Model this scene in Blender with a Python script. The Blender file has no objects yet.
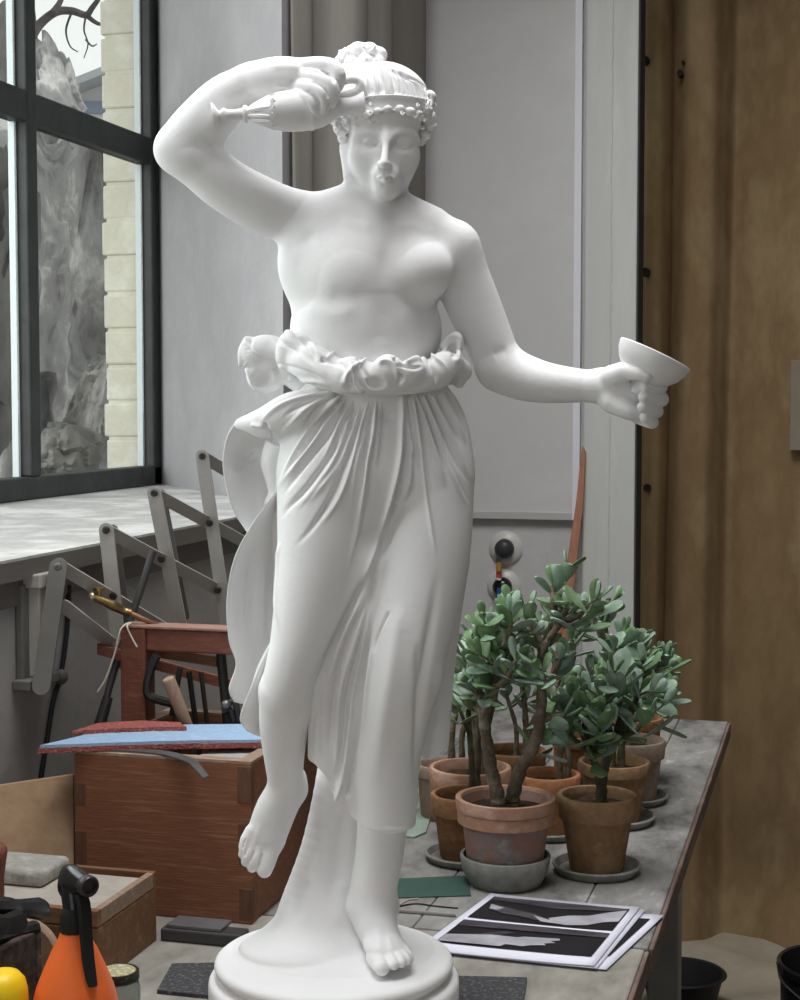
import bpy, bmesh, math, random
import numpy as np
from mathutils import Vector, Matrix, noise as mnoise
import openvdb

sc = bpy.context.scene
COL = sc.collection

# ------------------------------------------------------------------ camera
FPX = 1600.0
CAM = np.array([0.0, 0.0, 1.605])
PITCH = math.atan(97.0 / FPX)
YAW = math.radians(15.35)
cd = bpy.data.cameras.new('camera')
cd.sensor_fit = 'HORIZONTAL'; cd.sensor_width = 36.0; cd.lens = 36.0 * FPX / 800.0
cd.clip_start = 0.05; cd.clip_end = 200
cam = bpy.data.objects.new('camera', cd); COL.objects.link(cam)
cam.location = CAM; cam.rotation_euler = (math.pi / 2 - PITCH, 0, YAW)
sc.camera = cam

# ------------------------------------------------------------------ light
sc.view_settings.view_transform = 'Standard'; sc.view_settings.look = 'None'
sc.view_settings.gamma = 1; sc.view_settings.use_curve_mapping = False
sc.view_settings.exposure = 0.15
w = bpy.data.worlds.new('overcast_sky'); sc.world = w; w.use_nodes = True
bg = w.node_tree.nodes['Background']
bg.inputs[0].default_value = (1.0, 0.99, 0.975, 1); bg.inputs[1].default_value = 1.0

def area(name, loc, target, sx, sy, power, color=(1, 1, 1)):
    l = bpy.data.lights.new(name, 'AREA'); l.shape = 'RECTANGLE'; l.size = sx; l.size_y = sy
    l.energy = power; l.color = color
    o = bpy.data.objects.new(name, l); COL.objects.link(o); o.location = loc
    d = Vector(target) - Vector(loc); o.rotation_euler = d.to_track_quat('-Z', 'Y').to_euler()
    return o
area('skylight', (-1.0, 1.75, 4.4), (-0.5, 1.85, 1.2), 2.2, 2.2, 165, (1.0, 1.0, 1.0))
area('window_daylight', (-2.7, 1.7, 2.35), (-0.5, 1.75, 1.15), 2.8, 1.8, 64, (1.0, 1.0, 1.0))

# ------------------------------------------------------------------ helpers
Rv = np.array([math.cos(YAW), math.sin(YAW), 0.0])       # camera right
Fv = np.array([-math.sin(YAW), math.cos(YAW), 0.0])      # camera forward, level
Zv = np.array([0.0, 0.0, 1.0])
def ray(u, v):
    x = (u - 400.0) / FPX; y = -(v - 500.0) / FPX
    return Rv * x + Fv * (math.cos(PITCH) + y * math.sin(PITCH)) + Zv * (-math.sin(PITCH) + y * math.cos(PITCH))
def at_x(u, v, X): d = ray(u, v); return CAM + d * ((X - CAM[0]) / d[0])
def at_y(u, v, Y): d = ray(u, v); return CAM + d * ((Y - CAM[1]) / d[1])
def at_z(u, v, Z): d = ray(u, v); return CAM + d * ((Z - CAM[2]) / d[2])
def at_d(u, v, D): d = ray(u, v); return CAM + d * (D / d.dot(Fv))

def mat(name, color, rough=0.6, spec=0.3, metal=0.0, var=None, scale=8.0, detail=6.0, bump=0.0, bscale=None,
        stretch=(1, 1, 1), trans=0.0, ior=1.45, lo=0.3, hi=0.7, coat=0.0, sss=0.0):
    m = bpy.data.materials.new(name); m.use_nodes = True
    nt = m.node_tree; b = nt.nodes['Principled BSDF']
    b.inputs['Base Color'].default_value = (*color, 1); b.inputs['Roughness'].default_value = rough
    b.inputs['Specular IOR Level'].default_value = spec; b.inputs['Metallic'].default_value = metal
    b.inputs['Transmission Weight'].default_value = trans; b.inputs['IOR'].default_value = ior
    b.inputs['Coat Weight'].default_value = coat
    if var is not None or bump:
        tc = nt.nodes.new('ShaderNodeTexCoord'); mp = nt.nodes.new('ShaderNodeMapping')
        mp.inputs['Scale'].default_value = stretch
        nt.links.new(tc.outputs['Object'], mp.inputs[0])
    if var is not None:
        n = nt.nodes.new('ShaderNodeTexNoise'); n.inputs['Scale'].default_value = scale; n.inputs['Detail'].default_value = detail
        n.inputs['Roughness'].default_value = 0.65
        nt.links.new(mp.outputs[0], n.inputs[0])
        r = nt.nodes.new('ShaderNodeValToRGB')
        cols = var if isinstance(var[0], (tuple, list)) else [var]
        cols = [color] + list(cols)
        r.color_ramp.elements[0].position = lo; r.color_ramp.elements[0].color = (*cols[0], 1)
        r.color_ramp.elements[1].position = hi; r.color_ramp.elements[1].color = (*cols[-1], 1)
        for i, c in enumerate(cols[1:-1]):
            e = r.color_ramp.elements.new(lo + (hi - lo) * (i + 1) / (len(cols) - 1)); e.color = (*c, 1)
        nt.links.new(n.outputs[0], r.inputs[0]); nt.links.new(r.outputs[0], b.inputs['Base Color'])
    if bump:
        n2 = nt.nodes.new('ShaderNodeTexNoise'); n2.inputs['Scale'].default_value = bscale or scale * 4; n2.inputs['Detail'].default_value = 5
        nt.links.new(mp.outputs[0], n2.inputs[0])
        bp = nt.nodes.new('ShaderNodeBump'); bp.inputs['Strength'].default_value = bump; bp.inputs['Distance'].default_value = 0.01
        nt.links.new(n2.outputs[0], bp.inputs['Height']); nt.links.new(bp.outputs[0], b.inputs['Normal'])
    return m

def L(r, g, b):
    f = lambda c: ((c / 255 + 0.055) / 1.055) ** 2.4 if c > 10 else c / 255 / 12.92
    return (f(r), f(g), f(b))

def link(name, me, m=None, parent=None, smooth=False):
    o = bpy.data.objects.new(name, me); COL.objects.link(o)
    if m is not None: me.materials.append(m)
    if parent is not None: o.parent = parent
    if smooth and len(me.polygons): me.polygons.foreach_set('use_smooth', [True] * len(me.polygons))
    return o
def mesh_np(name, V, F, m=None, parent=None, smooth=True, origin=None):
    me = bpy.data.meshes.new(name); V = np.asarray(V, float)
    if origin is not None: V = V - np.asarray(origin)
    me.from_pydata(V.tolist(), [], F.tolist() if hasattr(F, 'tolist') else F); me.update()
    return link(name, me, m, parent, smooth)
def bobj(name, bm, m=None, parent=None, smooth=False, bevel=0.0, seg=2):
    if bevel:
        bmesh.ops.bevel(bm, geom=[e for e in bm.edges if len(e.link_faces) == 2 and e.calc_face_angle(0) > 0.5], offset=bevel, segments=seg, affect='EDGES', profile=0.5)
    bmesh.ops.recalc_face_normals(bm, faces=bm.faces)
    me = bpy.data.meshes.new(name); bm.to_mesh(me); bm.free()
    o = link(name, me, m, parent, smooth)
    if smooth:
        try: me.set_sharp_from_angle(angle=math.radians(40))
        except Exception: pass
    return o
def tag(o, label, cat, group=None, kind=None):
    o['label'] = label; o['category'] = cat
    if group: o['group'] = group
    if kind: o['kind'] = kind
    return o
def thing(name, label, cat, loc=(0, 0, 0), rz=0.0, group=None):
    o = bpy.data.objects.new(name, None); COL.objects.link(o); o.empty_display_size = 0.05
    o.location = loc; o.rotation_euler = (0, 0, rz)
    return tag(o, label, cat, group)
def structure(o, label=None, cat=None):
    o['kind'] = 'structure'
    if label: o['label'] = label
    if cat: o['category'] = cat
    return o

def add_box(bm, lo, hi, M=None):
    lo = Vector(lo); hi = Vector(hi)
    mm = Matrix.Translation((lo + hi) / 2) @ Matrix.Diagonal((*(hi - lo), 1))
    if M is not None: mm = M @ mm
    return bmesh.ops.create_cube(bm, size=1.0, matrix=mm)['verts']
def add_poly_prism(bm, pts, offs):
    """pts: polygon (list of Vector) extruded by vector offs"""
    a = [bm.verts.new(Vector(p)) for p in pts]; b = [bm.verts.new(Vector(p) + Vector(offs)) for p in pts]
    n = len(a); bm.faces.new(a); bm.faces.new(list(reversed(b)))
    for i in range(n): bm.faces.new((a[i], b[i], b[(i + 1) % n], a[(i + 1) % n]))
def add_lathe(bm, prof, seg=40, M=None, cap=True):
    rings = []
    for r, z in prof:
        if r < 1e-6: rings.append([bm.verts.new((0, 0, z))])
        else: rings.append([bm.verts.new((r * math.cos(2 * math.pi * i / seg), r * math.sin(2 * math.pi * i / seg), z)) for i in range(seg)])
    for a, b in zip(rings[:-1], rings[1:]):
        for i in range(seg):
            j = (i + 1) % seg
            if len(a) == 1 and len(b) == 1: continue
            if len(a) == 1: bm.faces.new((a[0], b[i], b[j]))
            elif len(b) == 1: bm.faces.new((a[i], a[j], b[0]))
            else: bm.faces.new((a[i], a[j], b[j], b[i]))
    if cap:
        for rg in (rings[0], rings[-1]):
            if len(rg) > 1: bm.faces.new(rg)
    if M is not None:
        vs = [v for rg in rings for v in rg]
        bmesh.ops.transform(bm, matrix=M, verts=vs)
def catmull(pts, n=8):
    P = [np.asarray(p, float) for p in pts]
    if len(P) < 3:
        return [P[0] + (P[-1] - P[0]) * t for t in np.linspace(0, 1, n + 1)]
    Q = [2 * P[0] - P[1]] + P + [2 * P[-1] - P[-2]]
    out = []
    for i in range(1, len(Q) - 2):
        p0, p1, p2, p3 = Q[i - 1:i + 3]
        for k in range(n):
            t = k / n
            out.append(0.5 * ((2 * p1) + (-p0 + p2) * t + (2 * p0 - 5 * p1 + 4 * p2 - p3) * t * t + (-p0 + 3 * p1 - 3 * p2 + p3) * t ** 3))
    out.append(P[-1]); return out
def add_tube(bm, pts, rad, seg=10, cap=True, closed=False):
    pts = [Vector(p) for p in pts]; n = len(pts)
    rads = rad if hasattr(rad, '__len__') else [rad] * n
    rings = []; up = None
    for i, p in enumerate(pts):
        if closed: t = (pts[(i + 1) % n] - pts[i - 1])
        else: t = (pts[min(i + 1, n - 1)] - pts[max(i - 1, 0)])
        t.normalize()
        if up is None:
            up = t.orthogonal().normalized()
        else:
            up = (up - t * up.dot(t)); up = up.normalized() if up.length > 1e-6 else t.orthogonal().normalized()
        s = t.cross(up)
        rings.append([bm.verts.new(p + (up * math.cos(2 * math.pi * k / seg) + s * math.sin(2 * math.pi * k / seg)) * rads[i]) for k in range(seg)])
    rng = range(n) if closed else range(n - 1)
    for i in rng:
        a = rings[i]; b = rings[(i + 1) % n]
        for k in range(seg):
            bm.faces.new((a[k], a[(k + 1) % seg], b[(k + 1) % seg], b[k]))
    if cap and not closed:
        bm.faces.new(rings[0]); bm.faces.new(list(reversed(rings[-1])))
# ------------------------------------------------------------------ THE ROOM
XW = -1.196                                   # inner face of the window wall
SILL = 1.375; YB = 4.55                      # sill height, back wall
Jin = at_z(283, 506, SILL); Jout = at_z(159, 484, SILL)
XO, YIN, YOUT = Jout[0], Jin[1], Jout[1]     # window plane, ends of the splayed jamb
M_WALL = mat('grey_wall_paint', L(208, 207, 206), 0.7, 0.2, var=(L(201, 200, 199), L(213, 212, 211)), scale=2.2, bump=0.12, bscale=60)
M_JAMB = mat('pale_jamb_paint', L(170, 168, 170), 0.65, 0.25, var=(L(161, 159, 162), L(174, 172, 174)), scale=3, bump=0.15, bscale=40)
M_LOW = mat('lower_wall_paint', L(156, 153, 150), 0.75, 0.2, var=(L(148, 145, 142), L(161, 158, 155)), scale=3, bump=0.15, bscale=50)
M_SILL = mat('worn_sill_paint', L(188, 188, 186), 0.55, 0.3, var=(L(158, 158, 156), L(196, 196, 194)), scale=7, lo=0.3, hi=0.6, bump=0.1)
M_SILLE = mat('sill_edge_wood', L(112, 108, 104), 0.7, 0.2, var=L(96, 92, 88), scale=12, stretch=(1, .1, 1))
M_STEEL = mat('dark_window_paint', L(62, 64, 64), 0.5, 0.35, var=L(48, 50, 50), scale=14, bump=0.1)
M_LIT_REBATE = mat('lit_rebate_white', L(214, 222, 224), 0.6, 0.2)
M_CREAM = mat('cream_painted_brick', L(224, 219, 203), 0.8, 0.15, var=(L(212, 207, 190), L(230, 226, 212)), scale=9, bump=0.35, bscale=45)
M_PILLAR = mat('pillar_paint', L(212, 214, 211), 0.6, 0.25, var=(L(206, 208, 205), L(216, 218, 215)), scale=3, stretch=(3, 3, .5), bump=0.1)
M_BOARD = mat('wall_board_paint', L(213, 213, 212), 0.6, 0.25, var=(L(208, 208, 207), L(217, 217, 216)), scale=2, bump=0.04)
M_FLOOR = mat('dusty_floor', L(120, 112, 100), 0.85, 0.15, var=(L(92, 86, 78), L(134, 126, 114)), scale=5, bump=0.2)

SK = (-1.1, 0.3, 0.5, 3.1)                   # skylight opening: x0, y0, x1, y1
def prism(name, pts, z0, z1, m, parent=None):
    bm = bmesh.new(); add_poly_prism(bm, [(p[0], p[1], z0) for p in pts], (0, 0, z1 - z0)); return bobj(name, bm, m, parent)
def boxo(name, lo, hi, m, parent=None, bevel=0.0, M=None):
    bm = bmesh.new(); add_box(bm, lo, hi, M); return bobj(name, bm, m, parent, bevel=bevel)

structure(boxo('floor', (-3.2, -1.2, -0.05), (2.6, 5.6, 0.0), M_FLOOR))
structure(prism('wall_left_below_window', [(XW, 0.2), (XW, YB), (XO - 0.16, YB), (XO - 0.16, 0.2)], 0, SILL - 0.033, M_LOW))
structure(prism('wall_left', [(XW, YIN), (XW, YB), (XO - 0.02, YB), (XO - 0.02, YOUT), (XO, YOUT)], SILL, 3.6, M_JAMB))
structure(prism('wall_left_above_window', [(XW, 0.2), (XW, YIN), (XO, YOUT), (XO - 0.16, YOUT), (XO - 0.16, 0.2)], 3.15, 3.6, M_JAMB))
structure(prism('trim_1', [(XO - 0.03, 0.2), (XW + 0.022, 0.2), (XW + 0.022, YIN + 0.02), (XW, YIN + 0.02), (XW, YIN), (XO, YOUT), (XO - 0.03, YOUT)], SILL - 0.033, SILL, M_SILL), 'wide worn pale window sill', 'window sill')
structure(boxo('trim_2', (XW - 0.01, 0.2, SILL - 0.075), (XW + 0.008, YIN + 0.02, SILL - 0.033), M_SILLE), 'wooden strip under the window sill', 'trim')
structure(boxo('trim_3', (XW + 0.0225, 0.2, SILL - 0.033), (XW + 0.0245, YIN + 0.02, SILL - 0.004), M_SILLE), 'dark front edge of the window sill', 'trim')
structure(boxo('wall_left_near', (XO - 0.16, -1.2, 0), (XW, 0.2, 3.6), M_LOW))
bm = bmesh.new()
for lo, hi in (((XO - .16, 0), (-1.7, 3.6)), ((.1, 0), (2.7, 3.6)), ((-1.7, 0), (.1, .6)), ((-1.7, 3.1), (.1, 3.6))): add_box(bm, (lo[0], -1.3, lo[1]), (hi[0], -1.2, hi[1]))
structure(bobj('wall_front', bm, M_LOW), 'wall behind the camera with an added opening for fill light', 'wall')  # opening added and sized to steer fill light from the left
structure(boxo('wall_right', (2.6, -1.2, 0), (2.7, 5.6, 3.6), M_LOW))
bm = bmesh.new()
for lo, hi in (((XO - .16, -1.2), (2.7, SK[1])), ((XO - .16, SK[3]), (2.7, 5.6)), ((XO - .16, SK[1]), (SK[0], SK[3])), ((SK[2], SK[1]), (2.7, SK[3]))): add_box(bm, (*lo, 3.6), (*hi, 3.7))
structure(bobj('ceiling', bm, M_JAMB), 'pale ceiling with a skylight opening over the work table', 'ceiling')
# brick reveal outside the glass
bm = bmesh.new(); random.seed(5)
zz = 1.2
while zz < 3.4:
    add_box(bm, (XO - 0.165 + random.uniform(-.004, .004), YOUT + 0.0 + random.uniform(-.004, .003), zz), (XO - 0.03, YB - 0.01, zz + 0.094)); zz += 0.103
add_box(bm, (XO - 0.158, YOUT + 0.004, 1.2), (XO - 0.03, YB - 0.02, 3.4))
structure(bobj('wall_exterior_brick', bm, M_CREAM, bevel=0.006), 'cream painted brick reveal outside the window', 'wall')
# window
win = bpy.data.objects.new('window_1', None); COL.objects.link(win); structure(win, 'tall dark steel window with clear panes', 'window')
def wy(u, v=300): return at_x(u, v, XO)[1]
Ym0, Ym1 = wy(23), wy(33); Yr0, Yr1 = wy(147), YOUT + 0.005
zt = at_x(145, 151, XO)[2]; zb = at_x(150, 484, XO)[2]
Y_S = 0.3
yl = Ym0 - (Yr0 - Ym1)                     # the next mullion, outside the photo
bm = bmesh.new()
for a, b in ((Yr0, Yr1), (yl - 0.09, yl), (Y_S, Y_S + 0.09)): add_box(bm, (XO - 0.03, a, SILL), (XO + 0.018, b, 3.15))
add_box(bm, (XO - 0.03, Y_S, SILL), (XO + 0.018, Yr1, SILL + 0.055)); add_box(bm, (XO - 0.03, Y_S, 3.08), (XO + 0.018, Yr1, 3.15))
bobj('window_frame', bm, M_STEEL, win, bevel=0.005)
boxo('mullion', (XO - 0.03, Ym0, SILL + 0.055), (XO + 0.018, Ym1, 3.08), M_STEEL, win, 0.005)
boxo('transom', (XO - 0.028, Y_S, zt - 0.037), (XO + 0.016, Yr0, zt + 0.037), M_STEEL, win, 0.005)
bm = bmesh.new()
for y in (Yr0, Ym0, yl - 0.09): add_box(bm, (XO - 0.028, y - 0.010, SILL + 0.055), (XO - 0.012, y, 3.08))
bobj('lit_rebate_strip', bm, M_LIT_REBATE, win)  # white strips: daylight on the outside rebate, put in as colour
M_GLASS = bpy.data.materials.new('window_glass'); M_GLASS.use_nodes = True
nt = M_GLASS.node_tree; nt.nodes.remove(nt.nodes['Principled BSDF'])
tr = nt.nodes.new('ShaderNodeBsdfTransparent'); tr.inputs[0].default_value = (0.93, 0.96, 0.95, 1)
gl = nt.nodes.new('ShaderNodeBsdfGlossy'); gl.inputs['Roughness'].default_value = 0.02
mx = nt.nodes.new('ShaderNodeMixShader'); mx.inputs[0].default_value = 0.05
nt.links.new(tr.outputs[0], mx.inputs[1]); nt.links.new(gl.outputs[0], mx.inputs[2]); nt.links.new(mx.outputs[0], nt.nodes['Material Output'].inputs[0])
for a, b in ((Ym1, Yr0 - 0.010), (yl, Ym0 - 0.010), (Y_S + 0.09, yl - 0.10)):
    for c, d in ((SILL + 0.055, zt - 0.037), (zt + 0.037, 3.08)): boxo('pane', (XO - 0.012, a, c), (XO - 0.008, b, d), M_GLASS, win)

# back wall, board, pillar, curtained opening
def xb(u, v=300, Y=None): return at_y(u, v, YB if Y is None else Y)[0]
XP0 = at_y(584, 250, YB - 0.03)[0]; XP1 = at_y(637, 250, YB - 0.03)[0]
structure(boxo('wall_back', (XW - 0.3, YB, 0), (XP0 + 0.05, YB + 0.12, 3.6), M_WALL))
pil = structure(boxo('wall_pillar', (XP0, YB - 0.03, 0), (XP1, YB + 0.09, 3.6), M_PILLAR, bevel=0.006), 'pale grey pillar between the wall board and the tan curtain', 'pillar')
bm = bmesh.new(); random.seed(8); xs_ = at_y(611, 250, YB - 0.03)[0]
add_tube(bm, [(xs_ + random.uniform(-.0015, .0015), YB - 0.031, 0.97 + 0.02 * k) for k in range(130)], [random.uniform(0.0014, 0.0034) for k in range(130)], 6)
bobj('seam', bm, M_PILLAR, pil)
structure(boxo('wall_recess', (XP1 - 0.3, 5.1, 0), (XP1 + 0.3, 5.2, 3.6), mat('shaded_gap_dark', L(52, 52, 54), 0.8, 0.1)), 'strip of wall beside the pillar coloured dark for the shaded gap', 'wall')  # dark colour stands in for shade in the gap by the curtain
structure(boxo('wall_back_right', (XP1 + 0.3, 5.25, 0), (2.6, 5.35, 3.6), M_LOW))
brd = boxo('wall_board', (xb(420), YB - 0.022, at_y(520, 519, YB - 0.02)[2]), (xb(575), YB - 0.001, 3.2), M_BOARD, bevel=0.002)
tag(brd, 'large pale grey board with a white edge fixed on the back wall', 'wall board')
z0 = at_y(520, 519, YB - 0.02)[2]
boxo('edge_strip', (xb(575), YB - 0.026, z0), (xb(582), YB - 0.001, 3.2), mat('white_edge', L(236, 236, 244), 0.5), brd)
boxo('bottom_strip', (xb(420), YB - 0.026, z0), (xb(575), YB - 0.022, z0 + 0.02), mat('board_lip', L(190, 190, 190), 0.5), brd)

def curtain(name, path, z0, z1, m, nz=40, thick=0.004, flare=None):
    """cloth hanging from a horizontal path of points"""
    P = np.array(catmull([np.array(p, float) for p in path], 7)); V = []; F = []
    n = len(P)
    for k in range(nz + 1):
        t = k / nz; z = z1 + (z0 - z1) * t
        for i, p in enumerate(P):
            o = flare(i / (n - 1), t) if flare else (0, 0)
            V.append((p[0] + o[0], p[1] + o[1], z))
    for k in range(nz):
        for i in range(n - 1): F.append((k * n + i, k * n + i + 1, (k + 1) * n + i + 1, (k + 1) * n + i))
    o = mesh_np(name, V, F, m, None, True)
    md = o.modifiers.new('cloth_thickness', 'SOLIDIFY'); md.thickness = thick
    return o
M_GCURT = mat('grey_curtain_cloth', L(146, 142, 136), 0.9, 0.1, var=L(132, 128, 122), scale=6, stretch=(4, 4, .4), bump=0.1, bscale=200)
random.seed(2)
pth = []
for k, (y, dx) in enumerate([(2.945, .004), (3.0, .02), (3.04, .012), (3.09, .03), (3.13, .085), (3.2, .095), (3.235, .05), (3.25, .012), (3.3, .03), (3.36, .085), (3.42, .09), (3.45, .04), (3.47, .012), (3.55, .012), (3.62, .05), (3.72, .065), (3.8, .03), (3.88, .008)]):
    pth.append((XW + dx, YIN + 0.02 + (y - 2.945) * (YB - YIN - .03) / 0.945))
c = curtain('grey_curtain', pth, 0.95, 3.1, M_GCURT, 24, 0.004, lambda s, t: (0.01 * math.sin(9 * s + 2 * t), 0.012 * math.sin(7 * s + 3 * t)))
tag(c, 'grey curtain hanging in folds between the window jamb and the back wall', 'curtain')
M_TAN = mat('tan_canvas', L(138, 116, 86), 0.9, 0.1, var=(L(122, 101, 73), L(144, 124, 94)), scale=2.6, detail=8, lo=.35, hi=.65, stretch=(1.5, 1.5, .7), bump=0.15, bscale=220)
YC = 4.79
xa = lambda u: at_y(u, 300, YC)[0]
pth = [(xa(u), YC + dy) for u, dy in ((630, .05), (639, .0), (648, -.04), (657, -.045), (664, -.01), (669, .025), (676, .0), (690, -.06), (710, -.075), (722, -.03), (734, .02), (752, .0), (770, -.02), (792, -.05), (815, -.06), (840, -.02), (868, .02), (900, .0), (940, -.05))]
c = curtain('tan_curtain', pth, 0.0, 3.3, M_TAN, 60, 0.005, lambda s, t: (0.02 * math.sin(6 * s + 2.5 * t) * t + (0.012 * math.sin(5 * t) if s < .08 else 0), 0.05 * math.sin(4 * t + 3 * s) * t - 0.12 * max(0, t - .93) / .07))
tag(c, 'long tan canvas curtain with dark holes hanging from above to the floor', 'curtain')
M_EYE = mat('dark_eyelet', L(38, 32, 26), 0.8)
for (u, v, r) in ((645, 272, 4.5), (645, 60, 4), (680, 73, 3.2), (683, 62, 1.6), (647, 488, 4)):
    bm = bmesh.new(); q = Matrix.Translation(Vector(at_y(u, v, YC - 0.05))) @ Matrix.Rotation(math.pi / 2, 4, 'X')
    add_lathe(bm, [(0, 0), (r * 0.0016, 0), (r * 0.0029, 0.002), (r * 0.0029, -0.03), (0, -0.03)], 16, q)
    bobj('eyelet', bm, M_EYE, c, True)
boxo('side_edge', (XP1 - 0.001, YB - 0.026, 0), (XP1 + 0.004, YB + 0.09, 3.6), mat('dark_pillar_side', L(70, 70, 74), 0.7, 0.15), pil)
# cloth pooled on the floor
V = []; F = []; n = 60; random.seed(4)
for i in range(n + 1):
    for j in range(31):
        x = XP1 + 0.02 + 1.6 * i / n; y = 3.98 + 0.86 * j / 30
        a = 0.5 + 0.5 * math.sin(7 * x + 3 * math.sin(5 * y)); b = mnoise.noise(Vector((x * 5, y * 9, 0)))
        e = min(1, j / 5) * min(1, i / 4 + .1)
        V.append((x, y + 0.05 * math.sin(5 * x), 0.006 + e * (0.02 + 0.035 * a + 0.03 * b) * (0.4 + 0.6 * j / 30)))
for i in range(n):
    for j in range(30): F.append((i * 31 + j, (i + 1) * 31 + j, (i + 1) * 31 + j + 1, i * 31 + j + 1))
o = mesh_np('floor_cloth', V, F, mat('dusty_floor_cloth', L(176, 166, 148), 0.9, 0.1, var=L(152, 142, 126), scale=6, bump=0.2), None, True)
md = o.modifiers.new('cloth_thickness', 'SOLIDIFY'); md.thickness = 0.006
tag(o, 'crumpled dusty beige cloth lying on the floor under the tan curtain', 'cloth')

# ------------------------------------------------------------------ outdoors, seen through the panes
structure(boxo('ground_outside', (-22, 0, -0.3), (XO - 0.3, 26, -0.1), mat('outdoor_ground', L(120, 116, 108), 0.95, 0.1, var=L(96, 94, 86), scale=1)))
M_ROCK = mat('grey_rock', L(116, 114, 113), 0.9, 0.15, var=(L(152, 151, 151), L(172, 170, 169), L(226, 224, 222)), scale=2.2, detail=14, lo=.4, hi=.62, stretch=(1.6, 1.6, 1.0), bump=0.9, bscale=7)
M_ROCKD = mat('dark_rock', L(98, 97, 94), 0.9, 0.15, var=(L(122, 120, 116), L(158, 156, 150)), scale=3, detail=10, lo=.3, hi=.7, bump=0.6, bscale=8)
def rock(label, u, v, d, ru, rv, rd, m, seed, rot=0.0, sub=5, sharp=0.35):
    c = at_d(u, v, d); k = d / FPX
    bm = bmesh.new(); bmesh.ops.create_icosphere(bm, subdivisions=sub, radius=1.0)
    sv = Vector((seed * 3.1, seed * 1.7, seed * 5.3))
    Rz = Matrix.Rotation(rot, 3, Vector(Fv))
    for w_ in bm.verts:
        p = w_.co.copy(); f = 1 + sharp * mnoise.noise(p * 1.3 + sv) + sharp * 0.45 * mnoise.cell(p * 2.1 + sv) + 0.12 * mnoise.noise(p * 4 + sv) + 0.05 * mnoise.noise(p * 11 + sv)
        q = Vector(Rv) * (p.x * ru * k * f) + Vector(Zv) * (p.z * rv * k * f) + Vector(Fv) * (p.y * rd * f)
        w_.co = Rz @ q
    zmin = min(w_.co.z for w_ in bm.verts)
    o = bobj('rock', bm, m, None, True); o.location = c
    return tag(o, label, 'rock')
rock('tall grey boulder outside filling the lower large pane', 60, 340, 6.4, 76, 215, .75, M_ROCK, 1, 0.1)
rock('knobbly upright rock outside reaching up to the tree branch', 56, 102, 7.5, 28, 66, .25, M_ROCK, 2, -0.32, 5, .45)
rock('dark leaning rock outside behind the leftmost strip of glass', -12, 330, 4.9, 30, 160, .4, M_ROCKD, 3, 0.15)
rock('flat dark grey block outside just above the sill near the mullion', 62, 462, 4.9, 34, 36, .25, M_ROCKD, 4, 0.0, 5, .25)
rock('pale slab outside leaning against the cream brick', 92, 405, 5.4, 18, 50, .18, M_ROCK, 6, 0.35)
rock('grey rock outside seen in the upper left corner pane', -12, 110, 9.3, 38, 100, .3, M_ROCKD, 7, 0.1)
# house with a low gable
hs = thing('house', 'pale house outside with a low pitched roof and blue band', 'house', tuple(at_d(112, 300, 13.0) * np.array([1, 1, 0]) + np.array([0, 0, -0.1])))
def hp(u, v, dd=0): p = at_d(u, v, 13.0 + dd); return Vector(p) - hs.location
M_HW = mat('house_render', L(206, 206, 202), 0.8); M_HR = mat('house_roof', L(176, 180, 184), 0.7); M_HB = mat('house_band', L(134, 146, 170), 0.7)
def slab(name, pts, dep, m, par):
    bm = bmesh.new(); add_poly_prism(bm, pts, Vector(Fv) * dep); return bobj(name, bm, m, par)
zg = -hs.location.z
base = lambda u: Vector((hp(u, 300).x, hp(u, 300).y, 0))
slab('wall', [hp(66, 88), hp(118, 70), hp(180, 84), base(180), base(66)], 4.0, M_HW, hs)
slab('roof', [hp(58, 84, -.3), hp(118, 60, -.3), hp(190, 80, -.3), hp(190, 85, -.3), hp(118, 68, -.3), hp(58, 92, -.3)], 4.6, M_HR, hs)
slab('blue_band', [hp(66, 101, -.03), hp(180, 101, -.03), hp(180, 113, -.03), hp(66, 113, -.03)], .05, M_HB, hs)
# bare tree
tz = thing('tree', 'bare tree outside whose dark branches cross the white sky', 'tree', tuple(at_d(27, 300, 8.5) * np.array([1, 1, 0]) + np.array([0, 0, -0.1])))
def tp(u, v, dd=0): return Vector(at_d(u, v, 8.5 + dd)) - tz.location
M_BARK = mat('bark', L(96, 90, 88), 0.9, var=L(70, 66, 64), scale=20, bump=.4)
bm = bmesh.new(); b0 = Vector((0, 0, 0))
add_tube(bm, catmull([b0, tp(27, 330), tp(28, 120), tp(30, 40), tp(24, -40), tp(28, -120)], 6), [.075 - .0018 * k for k in range(31)], 10)
bobj('trunk', bm, M_BARK, tz, True)
for pts, r0 in (([(29, 40, 0), (40, 24, .1), (56, 12, .15), (72, 11, .2), (86, 15, .1), (92, 8, 0), (98, 0, -.1)], .028), ([(52, 14, .1), (60, 2, .2), (66, -14, .2)], .02), ([(86, 15, .1), (95, 22, .1), (101, 24, .1), (108, 20, .1)], .014), ([(26, 0, 0), (12, -14, .2), (4, -40, .3)], .02),
                ([(72, 11, .2), (66, 30, .4), (70, 46, .5), (78, 52, .5)], .007), ([(86, 40, .3), (92, 46, .2), (97, 44, .2)], .006), ([(86, 15, .1), (84, 30, .2), (88, 44, .3), (84, 58, .4)], .006)):
    bm = bmesh.new(); pp = catmull([tp(*p) for p in pts], 5)
    add_tube(bm, pp, [r0 * (1 - 0.55 * k / (len(pp) - 1)) for k in range(len(pp))], 8); bobj('branch', bm, M_BARK, tz, True)
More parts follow.
